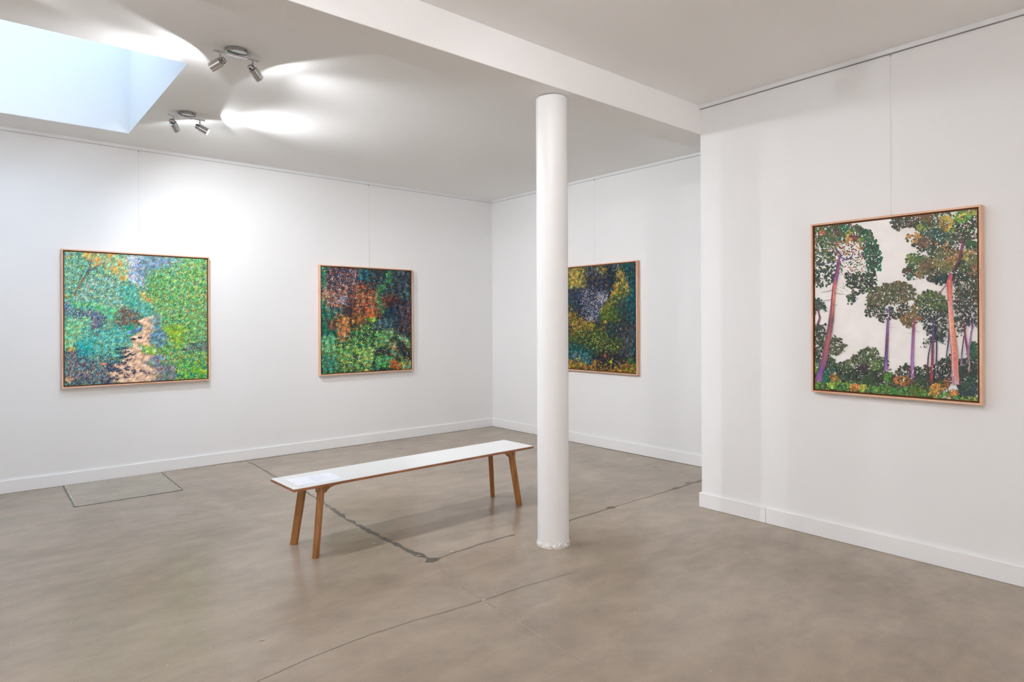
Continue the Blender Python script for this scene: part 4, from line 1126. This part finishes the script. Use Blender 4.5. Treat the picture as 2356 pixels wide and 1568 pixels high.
# left small tree and shrubs
P.region([(72, 730), (100, 740), (165, 795), (150, 835), (110, 820), (72, 850)], [(40, 90, 62), (60, 70, 66), (36, 100, 80), (90, 60, 70)], 90, (8, 18), (.6, 1))
P.trunk([(90, 1020, 10), (100, 930, 14), (116, 880, 13), (104, 830, 9), (110, 780, 8)], [(84, 70, 70), (96, 66, 76), (136, 64, 100), (120, 60, 90), (80, 56, 60)])
P.region([(72, 930), (150, 930), (165, 1010), (170, 1100), (72, 1180)], DG + [(70, 100, 60)], 300, (7, 18), (.6, 1))
P.region([(190, 1040), (220, 1015), (270, 1030), (298, 1085), (270, 1130), (220, 1145), (190, 1120)], [(72, 96, 60), (60, 84, 56), (90, 100, 66), (100, 70, 66), (56, 90, 70)], 220, (7, 17), (.6, 1))
P.region([(75, 1150), (180, 1130), (240, 1200), (330, 1190), (300, 1400), (75, 1400)], DG + [(60, 100, 50), (40, 100, 90)], 760, (8, 20), (.6, 1))
P.region([(240, 1230), (330, 1185), (390, 1130), (450, 1100), (520, 1100), (540, 1150), (590, 1190), (590, 1260), (430, 1290), (260, 1280)], [(84, 110, 60), (66, 92, 54), (60, 72, 60), (100, 116, 66), (76, 66, 60), (50, 66, 56)], 800, (7, 18), (.6, 1), wl=60)
P.region([(75, 1300), (250, 1260), (450, 1250), (600, 1240), (640, 1300), (640, 1450), (75, 1405)], [(50, 70, 56), (44, 56, 52), (60, 84, 54), (66, 54, 60), (56, 76, 60)], 1000, (9, 22), (.6, 1))
P.region([(630, 1330), (690, 1250), (720, 1215), (790, 1230), (830, 1250), (880, 1225), (930, 1240), (960, 1340), (940, 1470), (630, 1450)], [(60, 76, 60), (80, 60, 56), (110, 80, 56), (44, 66, 60), (66, 90, 60), (50, 54, 56)], 820, (8, 20), (.6, 1))
P.region([(930, 1250), (970, 1190), (1060, 1165), (1065, 1340), (1000, 1400), (930, 1380)], [(52, 84, 64), (70, 66, 70), (44, 60, 60), (90, 66, 56), (40, 90, 66)], 420, (8, 20), (.6, 1))
P.region([(1115, 1180), (1250, 1170), (1250, 1480), (1115, 1460)], [(36, 76, 60), (60, 60, 66), (50, 84, 62), (76, 66, 64), (44, 60, 70)], 560, (8, 20), (.6, 1))
P.region([(75, 1340), (330, 1330), (640, 1380), (900, 1400), (1250, 1440), (1250, 1490), (640, 1460), (75, 1410)], [(60, 120, 50), (90, 150, 50), (50, 100, 56), (130, 160, 50), (70, 90, 50)], 900, (8, 22), (.5, 1))
P.region([(75, 1210), (110, 1200), (100, 1280), (75, 1290)], [(90, 160, 50), (70, 130, 60)], 30, (9, 18))
P.region([(120, 1270), (230, 1250), (220, 1340), (110, 1350)], [(30, 96, 86), (40, 110, 90), (50, 90, 66)], 160, (9, 20))
for x, y, rx, ry, c in ((370, 1385, 30, 22, (196, 120, 46)), (430, 1390, 18, 24, (190, 190, 50)), (215, 1310, 24, 30, (150, 110, 40)), (190, 1370, 26, 16, (150, 180, 50)), (700, 1330, 36, 20, (190, 120, 50)), (735, 1345, 24, 18, (150, 90, 50)), (960, 1390, 40, 30, (190, 130, 46)), (1000, 1370, 30, 26, (206, 150, 50)), (930, 1430, 30, 16, (190, 150, 50)), (1090, 1420, 40, 14, (226, 140, 60)), (1020, 1350, 24, 20, (150, 90, 50)), (810, 1400, 40, 34, (92, 120, 44)), (860, 1310, 40, 40, (64, 80, 72)), (1180, 1400, 60, 40, (64, 84, 86)), (520, 1220, 40, 30, (96, 120, 66)), (690, 1420, 60, 20, (60, 130, 56)), (1210, 1470, 30, 10, (176, 170, 50)), (480, 1330, 60, 24, (60, 76, 56)), (420, 1240, 30, 20, (70, 50, 66)), (610, 1310, 20, 40, (80, 130, 50))):
    P.blob(x, y, rx, ry, [c, tuple(int(v * .8) for v in c), tuple(min(255, int(v * 1.15)) for v in c), (60, 84, 52)], int(rx * ry / 8), (8, 18), aspect=(.6, 1), jit=.12)
PU = (132, 72, 142)
P.trunk([(596, 1262, 26), (594, 1190, 24), (600, 1060, 20), (606, 930, 18), (616, 800, 15)], [(170, 110, 186), (104, 80, 140), (112, 60, 108), (128, 90, 150), (120, 76, 130)])
P.trunk([(786, 1312, 24), (782, 1180, 22), (788, 1040, 19), (792, 960, 18), (800, 885, 14)], [(160, 100, 176), (156, 106, 176), (150, 90, 150), (140, 66, 110), (146, 50, 84)])
P.trunk([(918, 1350, 18), (928, 1230, 19), (930, 1100, 17), (936, 960, 14), (936, 860, 10)], [(170, 50, 60), (150, 54, 80), (110, 60, 90), (84, 76, 130), (80, 70, 110)])
P.trunk([(955, 1320, 14), (958, 1180, 11), (960, 1060, 10), (946, 940, 6)], [(110, 100, 140), (92, 76, 110), (60, 60, 90), (60, 60, 80)])
P.trunk([(894, 1240, 10), (900, 1150, 9), (920, 1050, 6)], [(90, 50, 80), (80, 50, 80), (80, 70, 100)])
P.trunk([(1028, 1165, 8), (1044, 1060, 10), (1052, 960, 9), (1050, 880, 6)], [(70, 70, 96), (64, 60, 96), (70, 70, 100), (70, 70, 90)])
P.trunk([(1190, 1275, 14), (1196, 1200, 16), (1184, 1130, 18), (1166, 1020, 15), (1154, 900, 11), (1158, 830, 6)], [(190, 150, 140), (170, 130, 140), (140, 80, 120), (130, 60, 90), (120, 56, 80), (90, 70, 90)])
P.trunk([(1186, 1140, 14), (1204, 1030, 12), (1216, 940, 11), (1232, 830, 7)], [(150, 110, 150), (150, 100, 160), (112, 76, 150), (100, 80, 140)])
P.trunk([(1136, 1225, 13), (1142, 1130, 10), (1156, 1010, 7)], [(170, 130, 180), (84, 66, 110), (96, 60, 100)])
for pts in ([(615, 945, 2), (640, 950, 2), (665, 944, 1)], [(795, 985, 3), (770, 995, 2), (755, 990, 2)], [(805, 970, 3), (838, 988, 2)], [(612, 920, 2), (640, 930, 1)], [(790, 1020, 2), (770, 1016, 1)], [(1000, 775, 4), (1060, 758, 4), (1140, 750, 4), (1190, 756, 3)], [(960, 730, 5), (990, 690, 8), (1030, 640, 8)]):
    P.trunk([(*p,) for p in pts], [(150, 100, 110)] * len(pts))
SKYC = [(228, 224, 220), (222, 218, 214), (232, 228, 225)]
for poly, n in (([(75, 235), (345, 205), (500, 280), (550, 430), (540, 530), (470, 690), (330, 650), (75, 650)], 520), ([(620, 170), (1250, 90), (1250, 640), (950, 620), (730, 590), (740, 440), (860, 390), (740, 330)], 620),
                ([(450, 830), (470, 720), (660, 640), (790, 670), (780, 800), (560, 900)], 170), ([(700, 900), (850, 720), (990, 710), (1040, 820), (1030, 1050), (870, 960)], 230), ([(1080, 620), (1250, 600), (1250, 960), (1100, 1000)], 230), ([(80, 960), (300, 1060), (250, 1300), (80, 1250)], 110), ([(250, 1240), (520, 1110), (590, 1250), (260, 1280)], 90), ([(690, 1260), (880, 1230), (1060, 1180), (1060, 1300), (700, 1330)], 90)):
    P.region(poly, SKYC, int(n * .7), (3, 11), (.3, 1), jit=.02, mix=1)
P.scatter(1500, (6, 15), 9, last=60, jit=.2)
# right trunk
P.trunk([(1075, 555, 16), (1100, 520, 16), (1125, 460, 16), (1138, 390, 18), (1150, 330, 10)], [(90, 60, 96), (76, 56, 76), (110, 56, 80), (130, 60, 96), (150, 60, 96)])
P.trunk([(1098, 1362, 54), (1092, 1280, 52), (1090, 1180, 50), (1080, 1060, 44), (1066, 920, 40), (1058, 800, 34), (1052, 700, 36), (1050, 620, 36), (1066, 560, 26)],
        [(196, 150, 160), (190, 120, 116), (196, 104, 100), (214, 122, 92), (226, 140, 104), (216, 130, 120), (214, 108, 84), (206, 92, 84), (160, 74, 124)])
P.trunk([(1080, 1300, 8), (1074, 1120, 10), (1056, 920, 9), (1046, 760, 7)], [(220, 190, 190), (206, 150, 160), (226, 190, 170), (220, 170, 170)])
P.trunk([(1116, 1330, 10), (1106, 1150, 9), (1086, 960, 7)], [(226, 130, 90), (220, 120, 84), (214, 110, 76)])
P.trunk([(106, 1338, 46), (128, 1250, 44), (150, 1180, 44), (175, 1050, 40), (198, 900, 34), (204, 840, 30), (212, 740, 27), (220, 660, 25), (232, 600, 27), (246, 520, 22), (252, 460, 18)],
        [(140, 90, 160), (112, 72, 132), (150, 84, 104), (164, 88, 92), (120, 76, 92), (190, 100, 84), (216, 112, 84), (206, 96, 80), (140, 76, 140), (132, 62, 116), (140, 72, 130)])
P.trunk([(198, 860, 6), (206, 740, 7), (214, 650, 4)], [(100, 80, 130), (90, 70, 130), (110, 80, 130)])
for a, b in (((212, 678), (130, 697)), ((226, 700), (292, 710)), ((210, 745), (143, 757)), ((208, 790), (245, 785))):
    P.trunk([(*a, 4), ((a[0] + b[0]) / 2, (a[1] + b[1]) / 2 + 3, 3), (*b, 2)], [(110, 70, 80), (100, 80, 80), (110, 90, 90)])
painting('framed_painting', 'framed painting of tall pine trees against a pale sky', 'C', 1.5115, 1.534, .951, 1.124, P, (238, 234, 231), 1.12)

# ---------------------------------------------------------------- hanging cables between picture rail and paintings
def cable(label, wall, c, ztop, zbot, beads):
    if wall == 'A':
        loc, rz = (c, YA, zbot), 0.0
    else:
        loc, rz = ((XB if wall == 'B' else XC), c, zbot), -math.pi / 2
    r = thing('hanging_cable', label, 'cable', loc, rz, 'picture hanging cables')
    hgt = ztop - zbot
    bm = bmesh.new()
    add_tube(bm, (0, -.006, -.02), (0, -.006, hgt), .0007, 8)
    obj('cord', bm, M_CABLE, r)
    bm = bmesh.new()
    add_box(bm, (-.003, -.011, hgt - .014), (.003, -.002, hgt + .004))
    obj('rail_hook', bm, M_CHROME2, r, bevel=.001)
    for b in beads:
        bm = bmesh.new()
        add_lathe(bm, [(0, -.011), (.0022, -.009), (.0026, 0), (.0022, .009), (0, .011)], 12, Matrix.Translation((-.0015, -.008, b - zbot)))
        obj('cord_clip', bm, M_HOOK, r, smooth=True)
    return r
ZR = ZC - RH - .004
cable('thin clear cord holding the painting of the sandy path', 'A', 1.249, ZR, 2.117, (2.67,))
cable('thin clear cord holding the painting of the dark thicket', 'A', 3.679, ZR, 2.1075, (2.58, 2.46, 2.34))
cable('thin clear cord holding the painting half hidden by the column', 'B', 5.072, ZR, 2.112, (2.38,))
cable('thin clear cord holding the painting of the tall pines', 'C', 1.512, ZR, 2.096, (2.28, 2.24, 2.115))
